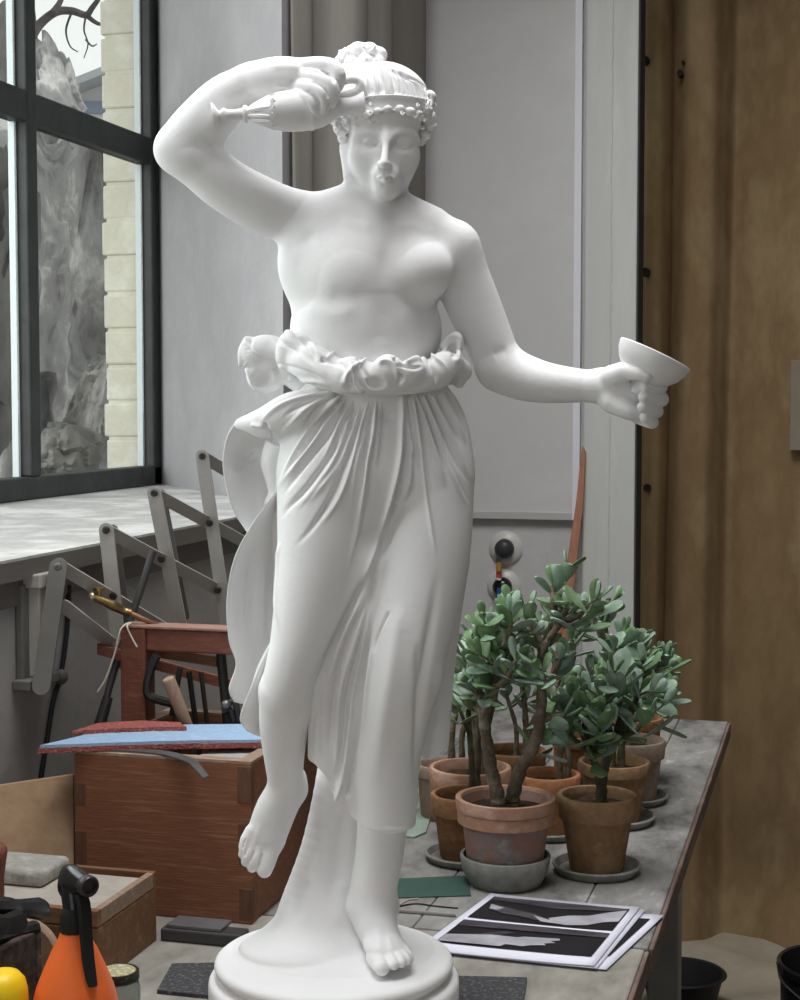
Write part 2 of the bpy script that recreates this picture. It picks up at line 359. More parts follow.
# ------------------------------------------------------------------ STATUE
# local frame of the statue: units of 1/855 m, x right, y away, z up, origin on the table under the plinth axis
SD = 1.87; PX = SD / FPX * 1.0; TABLE_Z = 0.87
_ax = at_d(334, 955, SD)
SORG = np.array([_ax[0], _ax[1], TABLE_Z])
def S(u, v, y=0.0):
    p = at_d(u, v, SD + y * PX) - SORG
    return np.array([p.dot(Rv), p.dot(Fv), p[2]]) / PX
def s2w(V):
    V = np.asarray(V) * PX
    return V[:, :1] * Rv + V[:, 1:2] * Fv + V[:, 2:3] * Zv      # relative to SORG
def proj(V):
    W = s2w(V) + SORG - CAM
    x = W @ Rv; f = W @ Fv; z = W[:, 2]
    zc = f * math.cos(PITCH) - z * math.sin(PITCH); yc = f * math.sin(PITCH) + z * math.cos(PITCH)
    return np.stack([400 + FPX * x / zc, 500 - FPX * yc / zc], 1)

def merge(*VF):
    Vs, Fs, o = [], [], 0
    for V, F in VF: Vs.append(V); Fs.append(F + o); o += len(V)
    return np.concatenate(Vs), np.concatenate(Fs)

class Sdf:
    def __init__(s): s.ops = []
    def _add(s, kind, fn, lo, hi, k):
        m = k + 4.0
        s.ops.append((kind, fn, np.asarray(lo) - m, np.asarray(hi) + m, k)); return s
    def cone(s, a, b, r0, r1, k=6.0, kind='add', flat=None):
        a = np.asarray(a, float); b = np.asarray(b, float); ab = b - a; L2 = max(ab.dot(ab), 1e-9)
        def fn(P):
            q = P - a; t = np.clip((q @ ab) / L2, 0, 1)
            d = q - t[:, None] * ab
            return np.sqrt((d * d).sum(1)) - (r0 + (r1 - r0) * t)
        r = max(r0, r1)
        return s._add(kind, fn, np.minimum(a, b) - r, np.maximum(a, b) + r, k)
    def chain(s, pts, k=6.0, kind='add', n=6):
        """pts: (u, v, y, r): one smooth limb along the points"""
        pp = [np.append(S(*p[:3]), p[3]) for p in pts]
        if len(pp) > 2: pp = catmull(pp, n)
        pp = np.array(pp); A = pp[:-1, :3]; D = pp[1:, :3] - A; L2 = np.maximum((D * D).sum(1), 1e-9); r = pp[:, 3]
        def fn(P, reach=None, c=None):
            best = np.full(len(P), 1e9); segs = range(len(A))
            if c is not None:
                q = c - A; t = np.clip((q * D).sum(1) / L2, 0, 1)
                dd = np.linalg.norm(q - t[:, None] * D, axis=1) - (r[:-1] + (r[1:] - r[:-1]) * t)
                m = dd.min(); segs = np.nonzero(dd < m + 2 * reach)[0] if m < reach else [int(dd.argmin())]
            for i in segs:
                q = P - A[i]; t = np.clip((q @ D[i]) / L2[i], 0, 1)
                d = q - t[:, None] * D[i]
                best = np.minimum(best, np.sqrt(np.einsum('ij,ij->i', d, d)) - (r[i] + (r[i + 1] - r[i]) * t))
            return best
        fn.cull = 1
        return s._add(kind, fn, (pp[:, :3] - r[:, None]).min(0), (pp[:, :3] + r[:, None]).max(0), k)
    def ell(s, c, r, k=6.0, rot=None, kind='add'):
        """c: (u, v, y); r: radii x, y, z; rot: degrees about y (in the picture), x, z"""
        c = S(*c); r = np.asarray(r, float)
        R = np.eye(3)
        if rot is not None:
            R = np.array(Matrix.Rotation(math.radians(rot[0]), 3, 'Y') @ Matrix.Rotation(math.radians(rot[1] if len(rot) > 1 else 0), 3, 'X') @ Matrix.Rotation(math.radians(rot[2] if len(rot) > 2 else 0), 3, 'Z'))
        def fn(P):
            q = (P - c) @ R
            k0 = np.sqrt(((q / r) ** 2).sum(1)); k1 = np.sqrt(((q / r ** 2) ** 2).sum(1)) + 1e-9
            return np.where(k0 < 1e-4, -r.min(), k0 * (k0 - 1) / k1)
        e = np.sqrt(((R * r) ** 2).sum(1))
        return s._add(kind, fn, c - e, c + e, k)
    def cut(s, fn, lo, hi): return s._add('cut', fn, lo, hi, 0)
    def build(s, vox=1.0, smooth=1, only=None, fine=()):
        if fine:                                   # the same surface, finer inside the given boxes
            return merge(s.build(vox, smooth, None, None) if False else s.build(vox, smooth, ('not', fine)), *[s.build(vox * 0.6, smooth + 1, ('in', [b])) for b in fine])
        adds = [o for o in s.ops if o[0] == 'add']
        n = 20; half = n * vox * 0.5 * 1.7321 + 1
        lo = np.min([o[2] for o in adds], 0) - 3; hi = np.max([o[3] for o in adds], 0) + 3
        nb = np.ceil((hi - lo) / vox / n).astype(int)
        g = openvdb.FloatGrid(8.0)
        ar = np.arange(n) * vox
        G = np.stack(np.meshgrid(ar, ar, ar, indexing='ij'), -1).reshape(-1, 3)
        C = np.stack(np.meshgrid(*[np.arange(m) for m in nb], indexing='ij'), -1).reshape(-1, 3)
        cen = lo + C * n * vox + (n - 1) * vox / 2
        near = np.zeros((len(s.ops), len(C)), bool); dmin = np.full(len(C), 1e9); dcut = np.full(len(C), -1e9)
        for a, (kind, fn, l, h, k) in enumerate(s.ops):
            inb = ((cen + n * vox / 2 >= l) & (cen - n * vox / 2 <= h)).all(1); ii = np.nonzero(inb)[0]
            if not len(ii): continue
            e = fn(cen[ii]); near[a, ii] = (np.abs(e) < half + k + 4) | (e < 0) if kind != 'cut' else True
            if kind == 'add': dmin[ii] = np.minimum(dmin[ii], e)
            elif kind == 'sub': dcut[ii] = np.maximum(dcut[ii], -e)
            else: dcut[ii] = np.maximum(dcut[ii], e)
        keep = np.ones(len(C), bool)
        if only:
            hb = n * vox / 2
            if only[0] == 'in': bl, bh = only[1][0]; keep = ((cen + hb > bl) & (cen - hb < bh)).all(1)
            else:
                for bl, bh in only[1]: keep &= ~((cen - hb > bl + 3) & (cen + hb < bh - 3)).all(1)
        for b in np.nonzero(keep)[0]:
            act = [s.ops[a] for a in np.nonzero(near[:, b])[0]]
            if not any(o[0] == 'add' for o in act): continue
            ijk = tuple(int(x) for x in C[b] * n)
            if dmin[b] < -(half + 12) and dcut[b] < -(half + 12):
                g.copyFromArray(np.full((n, n, n), -8.0, np.float32), ijk=ijk); continue
            P = G + (lo + C[b] * n * vox); cc = cen[b]
            d = np.full(len(P), 8.0)
            for kind, fn, _, _, k in act:
                e = fn(P, half + k + 6, cc) if getattr(fn, 'cull', 0) else fn(P)
                if kind == 'add':
                    if k > 0:
                        h = np.maximum(k - np.abs(d - e), 0) / k; d = np.minimum(d, e) - h * h * k * 0.25
                    else: d = np.minimum(d, e)
                elif kind == 'sub':
                    e = -e; h = np.maximum(k - np.abs(d - e), 0) / max(k, 1e-6); d = np.maximum(d, e) + h * h * k * 0.25
                else: d = np.maximum(d, e)
            g.copyFromArray(np.clip(d, -8, 8).reshape(n, n, n).astype(np.float32), ijk=ijk)
        p, q = g.convertToQuads(0.0)
        V = p.astype(float) * vox + lo; F = q.astype(np.int64)
        for _ in range(smooth): V = laplace(V, F, 0.5)
        return V, F
def laplace(V, F, lam):
    n = len(V); acc = np.zeros((n, 3)); cnt = np.zeros(n)
    for a, b in ((0, 1), (1, 2), (2, 3), (3, 0)):
        for k in range(3): acc[:, k] += np.bincount(F[:, a], V[F[:, b], k], n) + np.bincount(F[:, b], V[F[:, a], k], n)
        cnt += np.bincount(F[:, a], minlength=n) + np.bincount(F[:, b], minlength=n)
    return V + lam * (acc / np.maximum(cnt, 1)[:, None] - V)
def normals(V, F):
    n = len(V); fn = np.cross(V[F[:, 2]] - V[F[:, 0]], V[F[:, 3]] - V[F[:, 1]])
    N = np.zeros((n, 3))
    for a in range(4):
        for k in range(3): N[:, k] += np.bincount(F[:, a], fn[:, k], n)
    return N / (np.linalg.norm(N, axis=1)[:, None] + 1e-9)
def sculpt(V, F, strokes, back=False, nsm=4):
    """strokes: (points [(u, v)], half width, height, [end fade 0..1], [start fade]) raise (or cut) the front of the surface along a line"""
    N = normals(V, F)
    for _ in range(nsm):
        N = laplace(N, F, 0.5)
    N /= np.linalg.norm(N, axis=1)[:, None] + 1e-9
    UV = proj(V); H = np.zeros(len(V))
    facing = np.clip(-N[:, 1] * 2.5 + 0.4, 0, 1)
    for st in strokes:
        pts, wd, ht = st[0], st[1], st[2]
        f0 = st[3] if len(st) > 3 else 0.25; f1 = st[4] if len(st) > 4 else 0.25
        pts = np.array(catmull([np.array(p[:2], float) for p in pts], 6)) if len(pts) > 2 else np.array(pts, float)
        lo = pts.min(0) - 3 * wd; hi = pts.max(0) + 3 * wd
        idx = np.nonzero(((UV > lo) & (UV < hi)).all(1) & (facing > 0))[0]
        if not len(idx): continue
        Q = UV[idx]; best = np.full(len(idx), 1e9); tt = np.zeros(len(idx))
        seg = np.linalg.norm(np.diff(pts, axis=0), axis=1); cum = np.concatenate([[0], np.cumsum(seg)]); tot = max(cum[-1], 1e-6)
        for i in range(len(pts) - 1):
            a, b = pts[i], pts[i + 1]; ab = b - a; l2 = max(ab.dot(ab), 1e-9)
            t = np.clip(((Q - a) @ ab) / l2, 0, 1); dd = Q - a - t[:, None] * ab; d = np.sqrt((dd * dd).sum(1))
            s_ = d < best; best[s_] = d[s_]; tt[s_] = (cum[i] + t[s_] * seg[i]) / tot
        fade = np.ones(len(idx))
        if f0 > 0: fade *= np.clip(tt / f0, 0, 1)
        if f1 > 0: fade *= np.clip((1 - tt) / f1, 0, 1)
        fade = fade * fade * (3 - 2 * fade)
        H[idx] += ht * np.exp(-(best / wd) ** 2) * fade
    return V + N * (H * facing)[:, None]
def sheet(rows, n=10, m=8, thick=3.5):
    """a curved cloth: rows of (u, v, y) control points, same count per row; returns a closed thick surface"""
    R = [np.array(catmull([S(*p) for p in r], n)) for r in rows]
    R = np.array(R)                                               # rows x cols x 3
    C = np.array([catmull(list(R[:, j]), m) for j in range(R.shape[1])])  # cols x rows x 3
    a, b = C.shape[:2]
    du = np.gradient(C, axis=0); dv = np.gradient(C, axis=1); nn = np.cross(du, dv); nn /= np.linalg.norm(nn, axis=2)[..., None] + 1e-9
    s = np.linspace(0, 1, a)[:, None] * np.ones((1, b)); t = np.ones((a, 1)) * np.linspace(0, 1, b)[None]
    edge = np.clip(np.minimum(np.minimum(s, 1 - s) * 10, np.minimum(t, 1 - t) * 10), 0, 1) ** 0.5
    h = (0.25 + 0.75 * edge)[..., None] * thick / 2
    A = (C + nn * h).reshape(-1, 3); Bk = (C - nn * h).reshape(-1, 3)
    V = np.concatenate([A, Bk]); F = []
    ix = lambda i, j: i * b + j
    o = a * b
    for i in range(a - 1):
        for j in range(b - 1):
            F.append((ix(i, j), ix(i + 1, j), ix(i + 1, j + 1), ix(i, j + 1)))
            F.append((o + ix(i, j), o + ix(i, j + 1), o + ix(i + 1, j + 1), o + ix(i + 1, j)))
    for i in range(a - 1):
        F.append((ix(i, 0), o + ix(i, 0), o + ix(i + 1, 0), ix(i + 1, 0)))
        F.append((ix(i, b - 1), ix(i + 1, b - 1), o + ix(i + 1, b - 1), o + ix(i, b - 1)))
    for j in range(b - 1):
        F.append((ix(0, j), ix(0, j + 1), o + ix(0, j + 1), o + ix(0, j)))
        F.append((ix(a - 1, j), o + ix(a - 1, j), o + ix(a - 1, j + 1), ix(a - 1, j + 1)))
    return V, np.array(F)
PLASTER = mat('white_plaster', (0.86, 0.86, 0.865), rough=0.75, spec=0.25, var=(0.82, 0.82, 0.825), scale=9, lo=0.35, hi=0.75, bump=0.05, bscale=140)
statue = thing('statue', 'white plaster statue of a woman raising a jug and holding out a shallow cup', 'statue', SORG)
def spart(name, VF, parent=statue, smooth=True):
    return mesh_np(name, s2w(VF[0]), VF[1], PLASTER, parent, smooth)

# ---- body: one continuous surface
B = Sdf()
B.ell((361, 262, 2), (83, 52, 74), 0)                                  # rib cage
B.chain([(364, 295, 4, 62), (366, 330, 4, 60), (368, 360, 6, 60), (372, 400, 8, 54)], 22)
B.ell((366, 330, 4), (73, 56, 50), 16)      # waist
B.chain([(312, 222, 4, 24), (344, 225, 0, 25), (380, 226, 0, 25), (418, 232, 2, 24), (450, 247, 6, 24)], 18)   # shoulder girdle
B.ell((352, 268, -31), (32, 23, 27), 22)                                # breasts
B.ell((421, 271, -29), (28, 25, 26), 20)
B.chain([(384, 150, 2, 27), (376, 200, 2, 26.5), (374, 222, 0, 29)], 8)      # neck
B.chain([(350, 194, 8, 10), (336, 204, 8, 11), (316, 216, 8, 13)], 14)
B.chain([(402, 204, 8, 10), (430, 224, 8, 14)], 14)
# right arm (raised)
B.chain([(302, 221, 4, 26), (262, 205, -2, 27), (225, 184, -8, 26), (192, 156, -14, 25)], 12)
B.chain([(190, 152, -14, 25), (182, 146, -16, 24), (200, 126, -20, 26), (226, 100, -26, 24), (252, 84, -32, 18.5)], 10)
B.ell((173, 150, -12), (17, 19, 18), 10)
# left arm
B.chain([(452, 252, 6, 26), (468, 290, 12, 26), (484, 330, 16, 25), (500, 366, 18, 22)], 14)
B.chain([(500, 368, 18, 22), (522, 377, 10, 23), (548, 383, -2, 20), (586, 386, -16, 16), (604, 386, -22, 16)], 10)
# legs
B.chain([(330, 480, 2, 46), (318, 560, -10, 39), (301, 640, -18, 29), (287, 690, -16, 25.5)], 8, n=12)
B.chain([(286, 692, -15, 26), (284, 722, 0, 25), (284, 750, 14, 21.5), (285, 775, 27, 18.5), (287, 792, 36, 17.5)], 9, n=12)
B.ell((290, 705, -6), (24, 25, 26), 6)
B.chain([(425, 480, 5, 44), (420, 560, -4, 41), (402, 660, -16, 35), (388, 740, -6, 29), (384, 800, 2, 27), (380, 850, 4, 24.5), (374, 885, 6, 24), (373, 905, 8, 23.5), (374, 918, 8, 20)], 8, n=12)
# raised foot
B.chain([(286, 788, 36, 17.8), (277, 806, 32, 17)], 8)
B.ell((275, 810, 31), (18.5, 15, 22), 10, rot=(25,)); B.ell((269, 826, 28), (19, 14, 20), 10, rot=(25,)); B.ell((263, 842, 25), (20.5, 12, 17), 9, rot=(22,))
B.chain([(293, 778, 46, 13), (295, 788, 47, 12.5)], 10); B.chain([(290, 795, 44, 10), (276, 838, 30, 7)], 10)
for pts in ([(270, 850, 22, 10), (267, 862, 16, 9), (264.5, 870, 13, 8)], [(259, 850, 18, 7), (255.5, 860, 13, 6.4), (252, 867.5, 13, 5.2)],
            [(252, 846, 18, 6.6), (248.5, 855, 14, 5.8), (245.5, 862, 14, 4.6)], [(247, 840, 19, 6.2), (244.5, 848.5, 16, 5.2), (242.2, 854.5, 16, 4.2)],
            [(251, 832, 22, 7), (246, 839.5, 19, 5.6), (243, 846, 18, 4.4)]):
    B.chain(pts, 2.6)
# standing foot
B.chain([(373, 902, 8, 22), (376, 924, -6, 20.5), (384, 944, -22, 18), (391, 955, -42, 12)], 10)
B.chain([(371, 912, 20, 19), (370, 924, 26, 15)], 10)
B.ell((356, 907, 4), (9, 12, 11), 8); B.ell((390, 906, 16), (9, 10, 10), 8)
B.ell((388, 950, -36), (24.5, 22, 11), 9, rot=(12,))
for pts in ([(376, 958, -46, 10), (380, 964, -60, 8.5), (382, 968, -70, 7.5)], [(387, 957, -50, 7), (392, 961, -62, 6), (394, 965, -70, 5)],
            [(395, 955, -48, 6.5), (400, 959, -60, 5.4), (401.5, 963, -66, 4.5)], [(400, 953, -45, 6), (405, 957, -55, 5), (407, 961, -60, 4.2)],
            [(404, 951, -40, 6), (408, 955, -48, 4.9), (410, 959, -53, 4.2)]):
    B.chain(pts, 2.2)
# right hand over the jug
B.chain([(250, 84, -32, 18), (268, 80, -38, 19), (290, 80, -43, 18)], 8)
B.ell((284, 80, -44), (34, 16, 21), 8, rot=(-2,))
B.chain([(282, 90, -44, 10), (300, 92, -50, 8)], 6)
for pts in ([(300, 68, -44, 9.5), (316, 66, -54, 8.8), (331, 67, -60, 8.2), (338.5, 75, -64, 7.2), (338, 85, -60, 6), (334, 90, -56, 5.2)],
            [(300, 77, -50, 9), (316, 78, -62, 8.2), (329, 84, -69, 7.4), (333, 93, -69, 6.6), (331.5, 102.5, -66, 5.4)],
            [(298, 86, -52, 8.6), (311, 87.5, -65, 7.6), (321, 93, -71, 6.8), (324.5, 101, -70, 6), (323.5, 109.5, -66, 5)],
            [(294, 93, -50, 7.6), (304, 96, -63, 6.8), (311, 101, -68, 6.2), (314, 107.5, -68, 5.4), (315, 113.5, -64, 4.6)]):
    B.chain(pts, 1.6, n=4)
B.chain([(270, 72, -30, 12), (296, 70, -18, 9), (318, 82, -12, 8), (328, 94, -14, 6.5)], 3)   # thumb, behind the jug
# left hand holding the cup
B.chain([(602, 386, -22, 16), (616, 389, -26, 18), (630, 394, -28, 17)], 8)
B.ell((622, 391, -27), (22, 15, 24), 8, rot=(18,))
B.chain([(613, 377, -38, 12), (627, 371, -52, 9.5), (638, 372.5, -62, 8), (646, 376, -65, 6.6)], 4)  # thumb
B.chain([(612, 402, -34, 11), (628, 410, -42, 9.5), (637, 414, -42, 7)], 5)                      # heel of the hand
for pts in ([(632, 384, -20, 9), (650, 381, -20, 8), (660, 386, -30, 7.2), (658, 388, -44, 6.2), (645, 386.5, -54, 5.6)],
            [(632, 394, -20, 9), (650, 396, -20, 8), (661, 399, -30, 7.4), (659, 400, -45, 6.4), (644, 397, -57, 5.8)],
            [(630, 403, -20, 9), (646, 408, -20, 7.6), (656, 411, -31, 7), (654, 411, -44, 6), (642.5, 407, -55, 5.4)],
            [(628, 410, -22, 8), (641, 418, -23, 7), (651, 422, -32, 6.4), (652, 422, -42, 5.6), (645, 417.5, -50, 5)]):
    B.chain(pts, 1.6, n=4)
# head
B.ell((384, 118, -6), (37.5, 46, 46), 4)
B.ell((385.2, 154, -14), (31.5, 39, 43), 8)
B.ell((387.5, 188.5, -41), (12, 11.5, 9.5), 14)
B.chain([(352, 150, 0, 12), (355, 172, -6, 11)], 12)
B.ell((366, 155, -31), (13, 13, 13), 16); B.ell((404, 155, -31), (12, 13, 13), 16)      # cheeks
B.ell((386, 121, -36), (33, 16, 19), 12)                                               # forehead
B.ell((371, 140.5, -58), (11, 11.5, 5.5), 7, kind='sub'); B.ell((404.5, 141.5, -57), (11, 11.5, 5.5), 7, kind='sub')   # eye sockets
B.ell((371, 142, -43.5), (8, 7, 4.8), 1.5); B.ell((404.5, 143, -43), (8, 7, 4.8), 1.5)
B.chain([(363, 143.5, -44.5, .7), (367, 140, -48.8, 1.1), (371.5, 139, -50, 1.2), (376, 140.6, -49.3, 1.1), (379.5, 144.5, -47, .7)], 1.2)
B.chain([(396, 145, -46.5, .7), (399.5, 141.2, -49, 1.1), (404, 140, -49.5, 1.2), (408.5, 141.2, -48, 1.1), (412.5, 144.6, -44, .7)], 1.2)
B.chain([(364, 145, -45, .6), (371, 147, -48.6, .9), (379, 145.4, -47, .6)], 1.2); B.chain([(397, 146, -46.5, .6), (404.5, 148, -48, .9), (412, 146, -44, .6)], 1.2)
B.chain([(356, 139, -38, 2), (363, 133.5, -45.5, 2.2), (372, 132, -50, 2.4), (380, 134, -52, 2.4), (385, 140, -54, 2.6)], 8)   # brows run into the nose
B.chain([(417, 140, -37, 2), (411, 134.5, -45, 2.2), (402, 132.6, -50, 2.4), (394, 134.4, -52, 2.4), (388.5, 140, -54, 2.6)], 8)
B.chain([(387, 130, -52, 3.6), (386.4, 139, -55.6, 3.2), (385.4, 150, -61, 3.2), (384.3, 160, -66.5, 3.6), (384, 163.2, -68, 3.8)], 4)              # nose
B.ell((380, 163.8, -61.5), (2.8, 5, 2.8), 3); B.ell((388.3, 164, -61.5), (2.8, 5, 2.8), 3); B.ell((384, 165, -65), (3.6, 4, 3), 3)
B.ell((385.5, 174, -50), (11, 7, 8), 10)
B.chain([(377.8, 177.9, -56.5, .9), (382.3, 176, -60, 1.9), (385.6, 176.7, -60.8, 1.8), (388.9, 176.1, -60, 1.9), (393.6, 178.1, -56, .9)], 2)
B.chain([(379.3, 179.6, -56.6, 1.1), (385.7, 181, -60, 2.4), (392, 179.8, -56.2, 1.1)], 1.8)
def bx_(u0, u1, v0, v1, y0, y1):
    c = [S(u, v, y) for u in (u0, u1) for v in (v0, v1) for y in (y0, y1)]; return np.min(c, 0), np.max(c, 0)
bodyVF = B.build(1.0, 1, None, [bx_(240, 448, 24, 206, -95, 62), bx_(592, 676, 350, 436, -80, 20), bx_(228, 316, 768, 888, -10, 70), bx_(340, 420, 872, 986, -85, 50)])
bstr = [
    # face
    ([(377.6, 178.9), (382, 178.4), (385.6, 178.9), (389, 178.5), (394, 179.2)], 0.8, -0.7, .2, .2), ([(380, 185.5), (386.5, 186.4), (393, 185.4)], 2.2, -0.9), ([(385, 169.5), (385.3, 174)], 1.2, -0.5),
    ([(366, 136.8), (372, 135.6), (379, 138.4)], 1.3, -0.5), ([(397, 138.6), (404, 136.6), (411, 138.2)], 1.3, -0.5),
    ([(364, 143.6), (371, 143.4), (379, 144.6)], 0.7, -0.5), ([(397, 145), (404.5, 144.4), (412, 145)], 0.7, -0.5),
    # torso
    ([(386, 236), (385, 262), (383, 290)], 8, -1.6, 0.4, 0.5), ([(340, 220), (358, 225), (376, 228)], 5, 0.8), ([(396, 228), (414, 226), (438, 234)], 5, 0.8),
    ([(328, 290), (350, 296), (372, 290)], 8, -1.0), ([(408, 292), (425, 298), (440, 293)], 8, -0.8),
    ([(300, 302), (330, 314), (360, 308)], 9, 1.2), ([(400, 308), (424, 314), (436, 308)], 8, 1.0), ([(383, 300), (381, 345)], 9, -0.9, 0.4, 0.2),
    ([(282, 250), (300, 242), (318, 230)], 7, -1.6),
    # elbow / forearm
    ([(214, 150), (204, 142), (196, 140)], 4, -1.5), ([(508, 350), (500, 352), (492, 356)], 5, -1.2),
    # hands: between the fingers, knuckles
    ([(309, 71.5), (322, 72), (331, 76), (335, 84)], 1.3, -2.2, .3, .1), ([(306, 81.5), (318, 83), (326, 90), (328.5, 99)], 1.3, -2.2, .3, .1), ([(301, 90.5), (312, 93), (318, 100), (320, 107)], 1.3, -2.0, .3, .1),
    ([(268, 66), (290, 66), (306, 68)], 4, 0.9), ([(272, 84), (290, 88), (300, 90)], 4, 0.8),
    # knees
    ([(270, 718), (288, 723), (302, 716)], 7, -0.7), ([(282, 735), (284, 770)], 6, 1.2),
    # foot tendons
    ([(379, 925), (379, 955)], 4, 0.9), ([(388, 935), (393, 953)], 2.5, 0.6), ([(278, 812), (270, 850)], 5, 0.8), ([(262, 822), (253, 846)], 3, 0.6),
    ([(262.5, 852), (259, 868)], 1.0, -1.6), ([(255, 850), (249, 864)], 1.0, -1.4), ([(249, 845), (244, 858)], 1.0, -1.2), ([(246.5, 837), (242, 850)], 0.9, -1.0),
]
bodyVF = (sculpt(*bodyVF, bstr), bodyVF[1])
spart('body', bodyVF)

# ---- hair, bun, curls
random.seed(3)
H = Sdf()
H.ell((385, 104, 0), (46.5, 51, 40), 0, rot=(13,))
H.ell((360, 80, 26), (26, 28, 22), 10)
H.cut(lambda P: -(P[:, 1] + 30 - 0) * 0 + np.minimum((S(388, 111, -45)[2] - 1.0 - P[:, 2]) + 0.012 * (P[:, 0] - S(388, 111, -45)[0]) ** 2 * -1, -(P[:, 1] - 2) * 1.0 + 0), S(300, 160, -90) - 60, S(470, 60, 80) + 60)
for c, r in (((336, 119, -16), 7), ((344, 118, -26), 8), ((342, 128, -18), 8), ((350, 124, -32), 7), ((345, 138, -8), 7), ((346, 147, -2), 6), ((347, 153, 2), 4),
             ((358, 118, -42), 5.5), ((368, 114.5, -53), 4.6), ((378, 111.5, -57), 4.2), ((388, 109, -58), 4),
             ((400, 109, -57), 4.4), ((410, 111.5, -53), 4.8), ((418, 115.5, -42), 5.5), ((424, 108, -32), 7), ((428, 97, -22), 7.5), ((429, 116, -26), 6.5), ((428, 124, -22), 7), ((424, 133, -18), 7), ((420, 141, -12), 5.5), ((427, 104, -26), 6)):
    H.ell(c, (r * 1.1, r, r * 0.92), 3)
hv = H.build(0.7, 1)
hst = []
for i in range(38):                                   # combed strands from the band up to the bun
    a = i / 37.0
    u0 = 353 + 78 * a; v0 = 100 - 8 * math.sin(math.pi * a) + 5 * a
    u1 = 356 + 50 * a; v1 = 66 + 8 * a - 5 * math.sin(math.pi * a)
    um = (u0 + u1) / 2 + 6 * a + random.uniform(-1, 1)
    hst.append(([(u0, v0), (um, (v0 + v1) / 2 - 2 * a), (u1, v1)], random.uniform(0.9, 1.3), random.choice([2.2, 2.8, -3.0, -2.4]), 0.1, 0.15))
for i in range(60):
    u = random.uniform(330, 352) if i % 2 else random.uniform(416, 434); v = random.uniform(96, 146) if u > 400 else random.uniform(112, 150)
    a = random.uniform(0, 6.28); r = random.uniform(2, 4)
    hst.append(([(u + r * math.cos(a + t), v + r * math.sin(a + t)) for t in (0, 1, 2, 3, 4)], 0.8, random.choice([1.9, -1.8]), 0.1, 0.1))
hv = (sculpt(*hv, hst, nsm=2), hv[1])
hair = spart('hair', hv)
BU = Sdf()
for c, r in (((343, 62, 22), 9), ((349, 55, 26), 9), ((358, 52, 22), 10.5), ((369, 52, 20), 10), ((379, 55, 20), 8.5), ((352, 66, 16), 10), ((366, 62, 12), 9), ((378, 62, 12), 7), ((342, 72, 20), 8.5), ((345, 80, 16), 8)):
    BU.ell(c, (r, r * 1.2, r * 0.95), 2.5, rot=(random.uniform(-40, 40),))
bv = BU.build(0.8, 1)
bst = []
for i in range(34):
    u = random.uniform(338, 386); v = random.uniform(44, 80); a = random.uniform(-2.6, -0.6)
    bst.append(([(u - 6 * math.cos(a), v - 6 * math.sin(a)), (u + 1.5, v), (u + 6 * math.cos(a), v + 6 * math.sin(a))], 0.9, random.choice([1.8, -2.0]), 0.2, 0.2))
bv = (sculpt(*bv, bst, nsm=2), bv[1])
spart('hair_bun', bv, hair)
# scroll curls along the hairline
def w3(u, v, y): return Vector(s2w(np.array([S(u, v, y)]))[0])
for (u, v, y, r) in ((370, 113, -60, 2.6), (370.5, 121, -56, 2.4), (371, 104, -60, 2.3), (357, 124, -46, 2.6), (364, 118, -51, 2.2), (402.5, 112.5, -62, 2.5), (415, 115.5, -54, 2.4), (418, 104.5, -52, 2.2), (424, 119, -42, 2.4), (429, 104, -30, 2.6), (426, 93, -28, 3), (420, 89, -28, 2.6), (422, 127, -34, 2.6), (338, 126, -32, 2.4), (345, 131, -30, 2.4), (348, 119, -40, 2.4)):
    bm = bmesh.new()
    add_tube(bm, [w3(u + r * (1 - 0.09 * k) * math.cos(k * 0.7), v + r * (1 - 0.09 * k) * math.sin(k * 0.7), y + 0.3 * k) for k in range(10)], [PX * (1.25 - 0.06 * k) for k in range(10)], 6)
    bobj('curl', bm, PLASTER, hair, True)
# head band
bm = bmesh.new()
def ring(rx, ry, z0, h, th, n=64, a0=-0.02, a1=math.pi + 0.02):
    c = S(390, 104.5, 0); grid = []
    for i in range(n + 1):
        a = a0 + (a1 - a0) * i / n
        row = []
        for (dr, dz) in ((-3, -h), (th * 0.7, -h), (th, -h + 1.2), (th * 0.5, -h + 2.2), (th * 0.5, h - 3.0), (th * 1.2, h - 2.2), (th * 1.4, h - 0.8), (th * 0.7, h), (-3, h)):
            p = c + np.array([(rx + dr) * math.cos(a), -(ry + dr) * math.sin(a), z0 + dz])
            row.append(bm.verts.new(Vector(s2w(p[None])[0])))
        grid.append(row)
    for a, b in zip(grid[:-1], grid[1:]):
        for k in range(len(a) - 1): bm.faces.new((a[k], a[k + 1], b[k + 1], b[k]))
    bm.faces.new(grid[0]); bm.faces.new(grid[-1])
ring(41.5, 56, -9.0, 8.0, 2.0)
band = bobj('hair_band', bm, PLASTER, statue, True)
bm = bmesh.new()
c = S(391, 104.5, 0)
for i in range(46):
    a = 0.1 + (math.pi - 0.2) * i / 45
    p = c + np.array([44.2 * math.cos(a), -59 * math.sin(a), -2.2])
    bmesh.ops.create_icosphere(bm, subdivisions=1, radius=PX * 1.25, matrix=Matrix.Translation(Vector(s2w(p[None])[0])))
bobj('beading', bm, PLASTER, band, True)

